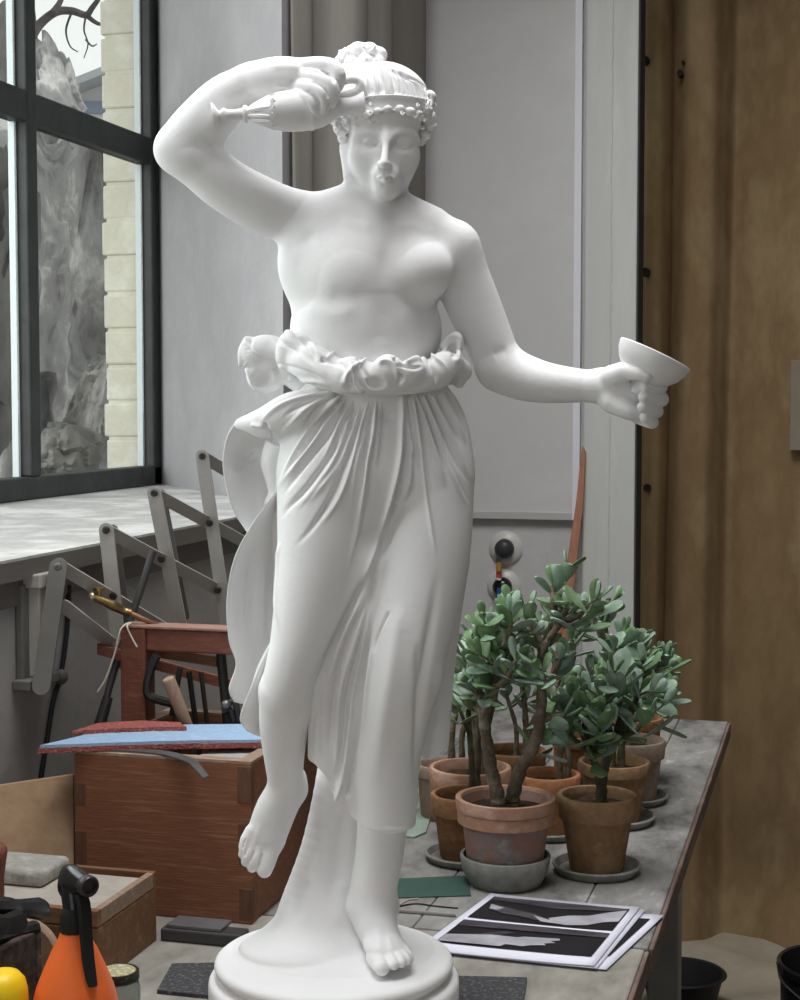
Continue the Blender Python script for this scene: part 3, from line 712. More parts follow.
# ---- jug
def lathe_part(name, prof, a, b, parent, seg=40):
    """lathe around the axis from local point a towards b; prof: (radius, distance) in statue units"""
    a = Vector(a); b = Vector(b); d = (b - a).normalized()
    q = Vector((0, 0, 1)).rotation_difference(d).to_matrix().to_4x4()
    bm = bmesh.new(); add_lathe(bm, prof, seg, Matrix.Translation(a) @ q)
    for v in bm.verts: v.co = Vector(s2w(np.array([v.co]))[0])
    return bobj(name, bm, PLASTER, parent, True)
ja = S(212, 116.5, -60); jb = S(357, 105.5, -46)
jug = lathe_part('jug', [(0, 0), (12.4, 0), (12.8, 1.4), (11, 3), (6.2, 5.5), (5, 8), (7, 10.5), (7.2, 12.5), (5.4, 15), (5, 22), (5.6, 29), (8.2, 30.5), (8.4, 33), (6.6, 35), (9.5, 40), (15, 52), (18.5, 64), (20, 75), (20.2, 85), (19.8, 92), (20.4, 93), (20.4, 95.2), (19.6, 96), (18, 104), (14, 113), (10.5, 119), (8.8, 125), (8.6, 132), (10, 138), (12.8, 144), (13.2, 145.5), (12, 146), (9, 141), (0, 138)], ja, jb, statue)
bm = bmesh.new()
for (dv, wid) in ((-3, 3), (2, 3), (7, 2.6)):
    add_tube(bm, [w3(248 + 5.5 * t, 113.5 + dv + (0.6 * t if dv > 0 else -0.5 * t) - 0.5 * t, -57 - 8 - 2.7 * t + 0.35 * abs(dv) * 0.6) for t in range(5)], [PX * wid * k for k in (0.3, 0.6, 0.7, 0.6, 0.3)], 6)
for k in range(7):
    add_tube(bm, [w3(272.5 + 2.2 * math.sin(t * 1.57), 95 + k * 5.4 + 2.4 * math.cos(t * 1.57), -54 - math.sqrt(max(0, 19.6 ** 2 - (95 + k * 5.4 - 111.5) ** 2)) + 0.6) for t in range(4)], PX * 0.8, 5, closed=True)
bobj('jug_relief', bm, PLASTER, jug, True)
bm = bmesh.new()
add_tube(bm, [w3(*p) for p in catmull([(326, 90, -52), (338, 83, -50), (350, 79.5, -49), (358, 81, -48), (360.5, 86, -48), (357, 91.5, -48), (349, 94.5, -48), (340, 97, -48)], 6)], PX * 4.2, 10)
bobj('jug_handle', bm, PLASTER, jug, True)
# ---- cup: shallow bowl tilted to the right
ca = np.array(S(640.5, 384.5, -44)); axis = np.array([0.43, -0.01, 0.9]); axis /= np.linalg.norm(axis)
lathe_part('cup', [(0, -12), (6, -12), (7, -8), (6.5, -4), (8, 0), (15, 2), (24, 7), (31, 14.5), (35.5, 23), (37.2, 30), (36.6, 31), (34.8, 29.5), (32, 22), (27, 14.5), (19, 8.5), (8, 5.5), (0, 5)], ca + axis * 2, ca + axis * 30, statue, 48)

# ---- skirt
K = Sdf()
K.ell((375, 452, 6), (97, 62, 100), 0)
K.chain([(425, 480, 4, 49), (421, 560, -6, 47), (404, 660, -19, 40), (389, 740, -9, 34), (385, 800, -1, 33), (384, 850, 2, 33)], 14, n=12)
K.chain([(330, 480, 0, 53), (320, 560, -12, 42.5), (302, 640, -20, 31), (287, 690, -18, 26), (286, 700, -14, 25)], 12, n=12)
K.chain([(372, 560, -8, 34), (350, 640, -4, 30), (333, 710, 0, 24), (329, 790, 4, 22)], 10, n=12)
K.chain([(360, 680, 0, 24), (350, 790, 2, 22), (348, 850, 4, 22)], 8, n=12)
K.chain([(440, 560, 26, 30), (436, 660, 34, 20), (433, 770, 36, 15)], 10, n=12)
K.chain([(300, 520, 30, 30), (300, 640, 36, 22)], 10, n=12)
_hem = [(200, 730), (300, 730), (303, 761), (314, 763), (324, 772), (334, 795), (342, 798), (352, 815), (366, 825), (392, 829), (416, 826), (420, 757), (432, 757), (446, 748), (470, 740)]
_hx = np.array([S(u, v, -10)[0] for u, v in _hem]); _hz = np.array([S(u, v, -10 if u < 418 else 36)[2] for u, v in _hem])
K.cut(lambda P: (np.interp(P[:, 0], _hx, _hz) - P[:, 2]) * 0.75, S(200, 900, -100) - 40, S(480, 640, 140) + 20)
K.chain([(330, 400, -42, 10), (296, 409, -30, 18), (262, 421, -10, 13), (240, 424, 4, 6)], 8, n=12)     # overfold swept to the side
K.chain([(318, 400, -30, 12), (284, 420, -16, 15), (262, 430, -4, 8)], 8, n=12)
kv = K.build(1.0, 18)
def R_(p, w, h, a=0.15, b=0.35):
    if p[0][1] < 404 and len(p) > 2 and p[1][1] > p[0][1]:                # gathered pleats run in under the rolled sash
        du, dv = p[1][0] - p[0][0], p[1][1] - p[0][1]; l = math.hypot(du, dv); p = [(p[0][0] - du / l * 10, p[0][1] - dv / l * 10)] + list(p); a = 0.05
    return (p, w * 0.92, h * GAIN, a, b)
GAIN = 1.45
kst = [
    # fine pleats gathered under the roll: left fan
    R_([(334, 389), (300, 393), (262, 408), (240, 424)], 2.4, -2.4), R_([(335, 392), (296, 399), (272, 411), (256, 428)], 2.4, 2.4), R_([(336, 394), (300, 406), (280, 420)], 2.2, -2.6),
    R_([(338, 392), (312, 404), (290, 424), (276, 441)], 2.6, 2.2),
    R_([(340, 392), (318, 408), (304, 428), (296, 440)], 2.2, -2.8), R_([(343, 393), (322, 412), (308, 432), (286, 470), (278, 492)], 2.4, 2.6),
    R_([(346, 394), (326, 416), (310, 440), (290, 470)], 2.0, -2.8), R_([(350, 395), (332, 416), (316, 440), (296, 466), (272, 494)], 2.6, 2.6),
    R_([(353, 395), (338, 418), (326, 438), (300, 470), (280, 500)], 2.6, -3.6), R_([(356, 396), (341, 420), (333, 440), (322, 462)], 2.4, 2.6), R_([(340, 436), (330, 456), (310, 484), (290, 506), (280, 520)], 2.6, -3.2),
    R_([(345, 430), (340, 450), (324, 480), (296, 512)], 4.0, 2.2),
    R_([(360, 396), (347, 420), (344, 430)], 1.6, -2.6), R_([(363, 397), (350, 430), (336, 462), (316, 490), (296, 516)], 2.4, -2.0),
    R_([(359, 396), (350, 416), (343, 440)], 1.8, 2.4), R_([(366, 397), (356, 430), (342, 470), (330, 500), (310, 530), (292, 550)], 2.6, -3.8), R_([(363, 398), (355, 424), (350, 440), (336, 480)], 2.2, 2.4),
    R_([(368, 397), (360, 432), (350, 470), (338, 500), (318, 530)], 2.4, 2.6), R_([(371, 397), (363, 428), (360, 440)], 1.6, -2.6), R_([(374, 398), (368, 430), (364, 460), (360, 500)], 2.4, -3.0), R_([(371, 398), (366, 432), (356, 468), (350, 520)], 2.4, 2.2),
    R_([(376, 398), (374, 430), (368, 460), (364, 490), (354, 540), (346, 580)], 2.4, 3.2), R_([(379, 398), (377, 430), (370, 470), (368, 500), (358, 550)], 1.9, -2.6), R_([(381, 399), (378, 440), (374, 470)], 2.0, 2.2),
    R_([(356, 402), (348, 424)], 1.4, -2.4), R_([(369, 400), (364, 425)], 1.4, 2.2), R_([(385, 400), (382, 440), (378, 480)], 3, -1.4),
    # belly hollow
    R_([(388, 412), (389, 422)], 4.0, -2.2),
    # centre folds
    R_([(402, 400), (402, 440), (398, 470), (388, 510), (376, 550), (360, 590), (346, 620)], 3.2, 4.2, 0.15, 0.3), R_([(405, 410), (405, 450), (401, 480), (392, 515), (378, 552), (364, 590)], 3, -4.2),
    R_([(411, 440), (411, 470), (408, 490), (404, 502)], 2.6, 3.2), R_([(413, 450), (412, 490), (402, 506)], 2.4, -2.4), R_([(400, 500), (392, 520), (384, 540)], 2.2, 2.0), R_([(410, 505), (396, 524), (386, 545), (376, 572), (368, 620)], 3, -3.4, 0.2, 0.3),
    R_([(412, 398), (417, 430), (422, 470), (428, 510), (437, 560)], 2.4, 3.8, 0.15, 0.3), R_([(409, 400), (413, 430), (418, 462), (421, 490)], 2.6, -2.6), R_([(417, 402), (424, 440), (430, 470), (434, 500)], 2.6, -2.2),
    R_([(418, 400), (427, 425), (436, 455), (448, 495)], 2.2, 2.6), R_([(421, 400), (432, 430), (442, 458), (454, 490)], 2.0, -2.8), R_([(424, 400), (437, 430), (448, 458), (462, 496), (472, 510)], 2.4, 2.6), R_([(430, 402), (443, 430), (456, 460), (472, 488)], 2.2, -2.6),
    R_([(434, 402), (448, 430), (460, 455), (470, 480)], 2.2, 2.2), R_([(441, 402), (454, 428), (464, 450)], 2.0, -2.2), R_([(445, 400), (458, 425), (466, 445)], 2.0, 2.0), R_([(428, 401), (440, 432), (450, 465), (470, 505)], 1.6, -1.8),
    R_([(452, 398), (461, 415), (468, 432)], 1.8, -1.6),
    # deep crease between the thighs and hanging folds
    R_([(372, 566), (352, 604), (338, 636), (326, 660), (314, 686), (308, 702)], 3.4, -7, 0.2, 0.15), R_([(366, 590), (350, 622), (338, 650), (326, 690), (324, 730)], 3.0, 3.4, 0.2, 0.3), R_([(366, 600), (346, 640), (336, 680), (330, 730), (329, 755)], 2.6, -3.6, 0.2, 0.2),
    R_([(368, 600), (352, 650), (340, 690), (337, 735), (337, 770)], 2.6, 3.0, 0.2, 0.1), R_([(370, 610), (356, 660), (347, 700), (342, 750), (335, 788)], 2.6, -3.4, 0.2, 0.1), R_([(372, 600), (362, 650), (354, 690), (350, 730), (344, 775), (337, 798)], 2.6, 4.2, 0.2, 0.0),
    R_([(372, 620), (366, 650), (361, 690), (357, 730), (350, 780), (346, 800)], 2.2, -4.2, 0.2, 0.05), R_([(390, 610), (378, 636), (372, 660)], 1.8, -1.8), R_([(374, 640), (367, 690), (363, 740)], 2.0, 1.8), R_([(318, 712), (318, 760)], 3, 1.8),
    # leg form
    R_([(400, 600), (392, 660), (380, 740), (374, 800)], 9, 1.8), R_([(418, 640), (418, 700), (416, 750), (415, 800)], 4, -1.8), R_([(440, 560), (433, 610), (426, 660), (420, 700), (419, 750)], 5, -4, .5), R_([(440, 660), (438, 740)], 4, 1.6),
    R_([(280, 540), (276, 570), (276, 610), (280, 640)], 2, 1.6),
    # overfold tuck
    R_([(263, 423), (270, 432), (272, 444)], 2, -3), R_([(250, 424), (264, 427), (276, 432)], 2.2, 2.0),
    R_([(384, 828), (400, 830), (416, 826)], 2, 0.6),
]
kv = (sculpt(*kv, kst, nsm=3), kv[1])
skirt = spart('skirt', kv)
# blown cloth at the side, hanging back cloths
sw = sheet([[(237, 420, 6), (252, 426, 16), (268, 432, 22), (284, 436, 20)],
            [(227, 437, 8), (244, 444, 26), (262, 448, 30), (284, 452, 16)],
            [(223, 462, 10), (238, 464, 30), (258, 462, 26), (282, 470, 16)],
            [(226, 486, 12), (242, 486, 26), (260, 484, 32), (280, 486, 20)],
            [(233, 510, 16), (246, 508, 30), (260, 504, 34), (278, 500, 24)],
            [(247, 532, 22), (256, 524, 32), (264, 518, 34), (278, 512, 28)]], 8, 6, 4)
fl = sheet([[(266, 440, 6), (274, 444, -6), (285, 446, -12)], [(261, 462, 10), (270, 462, -4), (284, 466, -8)], [(266, 480, 12), (272, 482, 0), (281, 484, -4)], [(269, 492, 10), (273, 494, 2), (277, 496, 0)], [(264, 504, 12), (268, 503, 4), (274, 502, 2)]], 6, 6, 3.5)
bk = sheet([[(290, 476, -8), (290, 480, 8), (300, 480, 24), (310, 480, 36)],
            [(274, 494, -8), (278, 504, 14), (290, 504, 32), (306, 500, 40)],
            [(250, 528, 0), (262, 534, 24), (280, 532, 38), (302, 530, 44)],
            [(234, 560, 8), (250, 562, 32), (270, 560, 44), (298, 560, 48)],
            [(227, 600, 14), (244, 602, 36), (262, 600, 42), (294, 600, 50)],
            [(229, 640, 18), (244, 642, 36), (262, 642, 46), (292, 640, 52)],
            [(236, 664, 22), (246, 664, 36), (262, 666, 46), (290, 666, 54)],
            [(229, 688, 20), (242, 690, 30), (260, 690, 46), (286, 690, 54)],
            [(234, 702, 24), (244, 704, 32), (262, 704, 46), (284, 704, 54)]], 10, 6, 4)
bk2 = sheet([[(281, 600, 6), (284, 602, 26), (300, 600, 40)], [(278, 630, 2), (284, 632, 20), (300, 632, 36)], [(264, 660, 0), (276, 660, 18), (298, 660, 34)], [(249, 692, 4), (268, 692, 20), (296, 690, 34)], [(240, 718, 8), (256, 722, 20), (276, 724, 30)], [(247, 731, 10), (258, 736, 20), (270, 738, 28)]], 10, 6, 3.5)
flyV = merge(sw, fl, bk, bk2)
fst = [R_([(258, 453), (244, 466), (228, 482)], 3, 4), R_([(252, 560), (248, 600), (249, 640)], 3, -3), R_([(264, 560), (262, 610), (264, 650)], 3, 2.4), R_([(270, 570), (268, 620), (270, 650)], 2.4, -2.2), R_([(240, 610), (239, 630)], 2.4, -1.6),
       R_([(276, 636), (262, 664), (250, 700)], 2.6, 2.0), R_([(240, 440), (250, 450)], 3, -1.5)]
flyV = (sculpt(*flyV, fst, nsm=2), flyV[1])
spart('skirt_flying_cloth', flyV, skirt)

# ---- rolled waist cloth
Wb = Sdf()
Wb.chain([(292, 356, -8, 15), (306, 362, -34, 17), (326, 372, -47, 17), (345, 377, -55, 15)], 8)
Wb.chain([(345, 377, -55, 16), (375, 379, -60, 15.5), (405, 379, -57, 15), (432, 374, -46, 15), (450, 362, -28, 12.5)], 6)
Wb.chain([(450, 362, -24, 12), (462, 372, 0, 10), (440, 374, 44, 12), (375, 374, 58, 13), (312, 370, 40, 13), (292, 360, 2, 13)], 6)
Wb.ell((301, 350, -26), (24, 15, 16), 5, rot=(24,)); Wb.ell((286, 352, -20), (10, 14, 19), 5, rot=(10,))
Wb.ell((352, 374, -63), (16, 12, 17), 4, rot=(-28,)); Wb.ell((388, 370, -68), (15, 12, 15), 4, rot=(14,)); Wb.ell((380, 386, -64), (22, 10, 7), 4)
Wb.ell((412, 371, -64), (14, 11, 12), 4, rot=(-15,)); Wb.ell((440, 370, -44), (14, 12, 19), 4, rot=(28,)); Wb.ell((425, 374, -54), (10, 10, 14), 4, rot=(10,))
Wb.ell((452, 350, -14), (10, 11, 19), 4, rot=(18,)); Wb.ell((459, 382, -4), (6, 10, 6), 4)
Wb.ell((322, 362, -44), (22, 12, 14), 6, rot=(30,))
Wb.ell((453, 352, -27), (4.5, 8, 13), 4, rot=(16,), kind='sub')
Wb.ell((376, 383, -78), (9, 9, 5), 3, rot=(12,), kind='sub'); Wb.ell((349, 387, -78), (6, 10, 9), 3, rot=(-14,), kind='sub'); Wb.ell((340, 351, -56), (15, 9, 3.5), 3, rot=(6,), kind='sub')
Wb.ell((424, 386, -72), (18, 10, 4.5), 4, rot=(-14,), kind='sub')
# knot of the sash
Wb.ell((264, 352, 6), (25, 20, 17), 4, rot=(-8,)); Wb.ell((266, 374, 14), (20, 18, 19), 4, rot=(-30,)); Wb.ell((262, 379, -4), (12, 10, 11), 3, rot=(-30,), kind='sub')
Wb.chain([(248, 342, 2, 6), (243, 352, 2, 5), (241, 364, 4, 3)], 3); Wb.chain([(290, 372, 10, 14), (300, 384, 6, 10)], 6)
Wb.ell((276, 367, -12), (26, 7, 3), 3, rot=(-6,), kind='sub')
wv = Wb.build(0.9, 1)
wst = [R_([(342, 386), (350, 371), (364, 361), (376, 361)], 2.4, 3.2, .15, .2), R_([(353, 371), (356, 383), (365, 394)], 1.8, 3, .15, .15), R_([(362, 366), (366, 376), (372, 387), (384, 390)], 2.2, -2.6), R_([(377, 364), (386, 361), (394, 366), (398, 384)], 2.2, 2.4), R_([(398, 366), (402, 376), (398, 388)], 2, -3.4),
       R_([(405, 364), (417, 359), (431, 361)], 2, 2.6), R_([(404, 366), (414, 368), (424, 366)], 1.8, -2), R_([(435, 358), (444, 366), (447, 380)], 2, 2.4), R_([(430, 362), (436, 376), (434, 388)], 2, -3), R_([(440, 352), (450, 338), (459, 340), (457, 364)], 2, 2.6, .1, .1), R_([(446, 352), (454, 345), (453, 362)], 2, -2.4),
       R_([(300, 338), (312, 350), (316, 364)], 2.2, -2.6), R_([(281, 342), (300, 352), (318, 368)], 2.6, -2.2), R_([(292, 334), (306, 340), (322, 356), (338, 372)], 3, 2), R_([(326, 360), (336, 352), (350, 350), (358, 354)], 2, 2.4), R_([(330, 362), (340, 364), (346, 372)], 2.4, -2.4), R_([(284, 366), (300, 370), (314, 376), (330, 386)], 2.2, -2.2), R_([(298, 380), (320, 382), (336, 390)], 2.4, 2),
       R_([(246, 344), (258, 356), (280, 362)], 2, -1.8), R_([(252, 340), (246, 352)], 1.5, -1.2), R_([(248, 372), (254, 386), (262, 390)], 1.8, 1.8)]
wst += [R_([(243.5, 349 + 1.6 * k), (252, 348.5 + 1.6 * k)], 0.6, -0.6) for k in range(4)]
wv = (sculpt(*wv, wst, nsm=2), wv[1])
spart('rolled_sash', wv, skirt)

# ---- stump and plinth
T = Sdf()
_zd = S(334, 955, 0)[2]
T.chain([(348, 690, 66, 24), (345, 770, 66, 29), (340, 850, 62, 41), (334, 915, 54, 58), (330, 950, 46, 66)], 10)
T.ell((334, 955, 22), (100, 84, 13), 26)
T.ell((292, 950, 8), (40, 40, 10), 20)
_dz = _zd - 2
T.cut(lambda P: _dz - P[:, 2], np.array([-300., -300., -60.]), np.array([300., 300., _zd + 80]))
tv = T.build(1.3, 2)
tst = [R_([(326, 800), (318, 860), (300, 925)], 9, 2), R_([(345, 800), (338, 860), (330, 915)], 8, -2.2), R_([(342, 880), (338, 930)], 8, 2), R_([(310, 880), (292, 928)], 7, -1.6)]
tv = (sculpt(*tv, tst), tv[1])
spart('tree_stump_support', tv)
bm = bmesh.new()
add_lathe(bm, [(r * PX, z * PX) for r, z in [(0, _zd), (112, _zd), (117.5, _zd - 1), (120.5, _zd - 3.5), (121.5, _zd - 7), (120.5, _zd - 10.5), (117.5, _zd - 13), (115.5, _zd - 14.5), (115.5, _zd - 17), (120, _zd - 18), (125, _zd - 20), (127, _zd - 23), (127.5, _zd - 27), (127.5, 4), (126, 0), (0, 0)]], 96)
bobj('plinth', bm, PLASTER, statue, True)
# ------------------------------------------------------------------ WORK TABLE
TZ = TABLE_Z
XR = float(np.mean([at_z(655, 947, TZ)[0], at_z(725, 721, TZ)[0]])); XL = XW + 0.02
YT1 = at_z(700, 720, TZ)[1]; YSEAM = at_z(640, 948, TZ)[1]
M_TABLE = mat('worn_table_top', L(80, 78, 74), 0.75, 0.2, var=(L(112, 110, 107), L(134, 133, 130), L(146, 145, 142), L(188, 187, 185)), scale=13, detail=15, lo=.3, hi=.72, stretch=(1.5, .7, 1), bump=0.15, bscale=40)
M_TABLE2 = mat('near_table_top', L(112, 108, 100), 0.75, 0.2, var=(L(140, 136, 128), L(156, 152, 144), L(180, 176, 168)), scale=12, detail=12, lo=.3, hi=.75, stretch=(1.4, .6, 1), bump=0.15, bscale=40)
M_TEDGE = mat('table_edge_wood', L(142, 120, 110), 0.75, 0.2, var=(L(104, 86, 78), L(164, 146, 136)), scale=22, stretch=(1, .15, 1), bump=.2)
M_TLEG = mat('table_leg_paint', L(176, 176, 168), 0.7, 0.2, var=L(156, 156, 148), scale=6, bump=.1)
def plank_table(name, label, y0, y1, cuts, m, legs, over=0.0):
    t = thing(name, label, 'table', ((XL + XR) / 2, (y0 + y1) / 2, 0)); off = Vector(t.location)
    xs = [XL] + [XR - c for c in cuts] + [XR + over]
    for a, b in zip(xs[:-1], xs[1:]):
        bm = bmesh.new(); add_box(bm, Vector((a + .0006, y0, TZ - 0.034)) - off, Vector((b - .0006, y1, TZ)) - off); bobj('plank', bm, m, t, bevel=0.003)
    bm = bmesh.new(); add_box(bm, Vector((XR + over - .0005, y0 + .002, TZ - 0.036)) - off, Vector((XR + over + .006, y1 - .002, TZ - 0.0015)) - off); bobj('edge_strip', bm, M_TEDGE, t, bevel=.002)
    bm = bmesh.new(); add_box(bm, Vector((XR - .06, y0 + .05, TZ - 0.13)) - off, Vector((XR - .035, y1 - .04, TZ - 0.034)) - off); bobj('rail', bm, M_TEDGE, t)
    for (x0, x1, a, b) in legs:
        bm = bmesh.new(); add_box(bm, Vector((x0, a, 0)) - off, Vector((x1, b, TZ - 0.034)) - off); bobj('leg', bm, M_TLEG, t, bevel=.004)
    return t
plank_table('work_table', 'long grey-stained plank work table carrying the potted plants', YSEAM + .003, YT1, [.55, .33, .112], M_TABLE,
            [(XR - .14, XR - .055, YSEAM + .03, YSEAM + .12), (XL + .02, XL + .1, 2.4, 2.5), (XR - .165, XR - .095, YT1 - .14, YT1 - .06), (XL + .02, XL + .1, YT1 - .14, YT1 - .06)])
plank_table('work_table', 'lighter near work table with a chipped corner under the statue plinth', 0.8, YSEAM - .003, [.5, .25], M_TABLE2,
            [(XR - .10, XR - .02, YSEAM - .11, YSEAM - .03), (XL + .02, XL + .1, YSEAM - .11, YSEAM - .03), (XR - .10, XR - .02, .83, .91), (XL + .02, XL + .1, .83, .91)], -.004)
def on_t(u, v): return Vector(at_z(u, v, TZ))

# ------------------------------------------------------------------ JADE PLANTS
M_SOIL = mat('dry_soil', L(84, 72, 60), 0.95, 0.05, var=(L(58, 48, 40), L(104, 92, 76)), scale=70, bump=.8, bscale=120)
M_SAUC = mat('grey_saucer', L(150, 150, 146), 0.7, 0.25, var=(L(128, 128, 124), L(164, 164, 160)), scale=14, bump=.1)
def clay(name, a, b, c): return mat(name, a, 0.85, 0.15, var=(b, c), scale=16, detail=8, lo=.32, hi=.68, bump=.25, bscale=90)
C_OR = clay('orange_terracotta', L(170, 120, 84), L(150, 104, 72), L(180, 134, 98))
C_TAN = clay('tan_terracotta', L(158, 128, 98), L(134, 106, 78), L(170, 142, 112))
C_BR = clay('brown_terracotta', L(150, 112, 82), L(130, 96, 68), L(164, 128, 98))
C_PINK = clay('pink_terracotta', L(184, 150, 130), L(168, 128, 106), L(190, 162, 144))
C_LIME = mat('limed_terracotta', L(170, 112, 88), 0.9, 0.1, var=(L(148, 120, 112), L(138, 130, 126), L(164, 158, 152)), scale=24, detail=10, lo=.34, hi=.68, bump=.3, bscale=80)
C_GREY = clay('dusty_terracotta', L(158, 142, 126), L(142, 124, 108), L(170, 158, 144))
M_STEM = mat('jade_stem', L(132, 120, 106), 0.85, 0.15, var=(L(98, 88, 74), L(150, 138, 124)), scale=40, bump=.5, bscale=70)
M_STEMG = mat('green_brown_stem', L(92, 90, 72), 0.8, 0.2, var=(L(74, 72, 56), L(112, 106, 86)), scale=40, bump=.4, bscale=70)
M_LEAF = mat('jade_leaf', L(122, 146, 110), 0.38, 0.45, var=(L(96, 126, 84), L(140, 160, 128)), scale=14, lo=.35, hi=.65)
M_LEAFG = mat('grey_green_leaf', L(140, 158, 146), 0.42, 0.4, var=(L(112, 136, 114), L(158, 172, 162)), scale=14, lo=.35, hi=.65)
def leaf(bm, base, d, up, L_, W_, mi, curl=0.15):
    d = d.normalized(); s = d.cross(up)
    s = s.normalized() if s.length > 1e-4 else d.orthogonal().normalized(); n = s.cross(d)
    prof = ((0.0, .10), (.12, .34), (.32, .72), (.55, .98), (.75, 1.0), (.9, .72), (.98, .34))
    rings = []
    for t, w in prof:
        c = base + d * (L_ * t) + n * (curl * L_ * t * t); hw = W_ * .5 * w; th = .0022 * min(1, w + .3)
        rings.append([bm.verts.new(c + s * (hw * x) + n * (th * z + hw * abs(x) ** 2 * .16)) for x, z in ((-1, 0), (-.55, 1), (0, 1.25), (.55, 1), (1, 0), (.55, -1), (0, -1.25), (-.55, -1))])
    for a, b in zip(rings[:-1], rings[1:]):
        for k in range(8):
            f = bm.faces.new((a[k], a[(k + 1) % 8], b[(k + 1) % 8], b[k])); f.material_index = mi
    for r_ in (rings[0], rings[-1]): f = bm.faces.new(r_); f.material_index = mi
def rosette(bm, p, d, rng, n=4, size=.05):
    d = d.normalized(); a0 = rng.uniform(0, 3.14); x = d.orthogonal().normalized(); y = d.cross(x)
    for i in range(n):
        t = i / max(1, n - 1); a = a0 + i * 1.5708 + rng.uniform(-.25, .25); el = math.radians(22 + 42 * t + rng.uniform(-14, 14))
        for sgn in (1, -1):
            r_ = (x * math.cos(a) + y * math.sin(a)) * sgn
            dd = r_ * math.cos(el) + d * math.sin(el) + Vector((0, 0, rng.uniform(-.12, .06)))
            sz = size * (1.05 - .42 * t) * rng.uniform(.85, 1.15)
            leaf(bm, p + d * (.03 * (t - 1)) + r_ * .002, dd, d, sz, sz * rng.uniform(.48, .6), 0 if rng.random() < .5 else 1, rng.uniform(-.05, .25))
def pot_plant(label, u, dep, rt, rb, h, prof, clay_m, branches, seed, saucer=None, z_off=0.0, stem_m=None, leafs=.05, low=None, nro=4):
    """u, dep: where it stands (picture column and distance); branches: list of [(u, v, dy)...] stem paths ending in a rosette"""
    rng = random.Random(seed)
    q = at_d(u, 800, dep); loc = Vector((q[0], q[1], TZ + z_off))
    t = thing('jade_plant', label, 'potted plant', loc, 0, 'jade plants in terracotta pots on the work table')
    inv = Matrix.Translation(-loc)
    bm = bmesh.new(); col = h * .30
    if prof == 'double':
        P = [(0, 0), (rb, 0), (rb + .002, .003), (rt * .86, h - col), (rt * .95, h - col), (rt * .965, h - col * .52), (rt * .955, h - col * .5), (rt * .985, h - col * .46), (rt, h - .003), (rt - .002, h), (rt - .008, h), (rt - .010, h - .004), (rt * .8, h - .02), (rt * .5, h - .022), (0, h - .022)]
    elif prof == 'plain':
        P = [(0, 0), (rb, 0), (rb + .002, .003), (rt * .9, h - .022), (rt * .98, h - .020), (rt, h - .006), (rt - .002, h), (rt - .008, h), (rt - .011, h - .006), (rt * .8, h - .02), (0, h - .022)]
    else:
        P = [(0, 0), (rb, 0), (rb + .002, .003), (rt * .87, h - col), (rt * .96, h - col + .001), (rt, h - .003), (rt - .002, h), (rt - .008, h), (rt - .010, h - .004), (rt * .84, h - .02), (0, h - .022)]
    add_lathe(bm, P, 48); bobj('pot', bm, low or clay_m, t, True)
    if low is not None:
        bm = bmesh.new(); add_lathe(bm, [(rt * .9, h - col - .0005), (rt * .952, h - col - .0005), (rt * .967, h - col * .52), (rt * .957, h - col * .5), (rt * .988, h - col * .46), (rt * 1.003, h - .003), (rt, h + .0006), (rt - .008, h + .0006), (rt - .0105, h - .004)], 48, cap=False); bobj('pot_rim', bm, clay_m, t, True)
    bm = bmesh.new(); rs = rt * .86; hs_ = h - .017
    add_lathe(bm, [(rs, hs_ - .006), (rs * .92, hs_), (rs * .6, hs_ + .001), (rs * .3, hs_ + .003), (0, hs_ + .004)], 32, cap=False)
    for v in bm.verts: v.co.z += .003 * mnoise.noise(v.co * 60 + Vector((seed, 0, 0)))
    bobj('soil', bm, M_SOIL, t, True)
    fol = bmesh.new(); root = Vector((0, 0, hs_))
    for br in branches:
        r0, n_side, rooted = br[:3]
        pts = [Vector(at_d(a, b, dep + c)) for a, b, c in br[3:]]
        pts = [inv @ p for p in pts]
        if rooted:                                               # rooted in the soil
            f = pts[0].copy(); f.z = 0; f = f * min(1, rt * .6 / max(f.length, 1e-5)); pts = [f + Vector((0, 0, hs_ - .004))] + pts
        pp = catmull([np.array(p) for p in pts], 6); n = len(pp)
        bm = bmesh.new()
        rr = [r0 * (1 - .45 * k / (n - 1)) * (1 + .12 * math.sin(k * 2.1 + seed)) for k in range(n)]
        add_tube(bm, pp, rr, 9); bobj('stem', bm, stem_m or M_STEM, t, True)
        d = Vector(pp[-1]) - Vector(pp[-3])
        rosette(fol, Vector(pp[-1]), d + Vector((0, 0, .02)), rng, nro if rng.random() < .4 else nro - 1, leafs)
        for k in range(n_side):                                    # side twigs
            i = int(n * rng.uniform(.45, .95)); i = min(max(i, 1), n - 2)
            b0 = Vector(pp[i]); a = rng.uniform(0, 6.28); dd = Vector((math.cos(a), math.sin(a), rng.uniform(.3, 1.0))).normalized()
            ln = rng.uniform(.025, .055); e = b0 + dd * ln
            bm = bmesh.new(); add_tube(bm, [b0, b0 + dd * ln * .5 + Vector((0, 0, .003)), e], [rr[i] * .55, rr[i] * .45, rr[i] * .4], 7); bobj('twig', bm, stem_m or M_STEM, t, True)
            rosette(fol, e, dd + Vector((0, 0, .5)), rng, rng.choice((2, 3)), leafs * rng.uniform(.8, 1.0))
    fo = bobj('foliage', fol, M_LEAF, t, True); fo.data.materials.append(M_LEAFG)
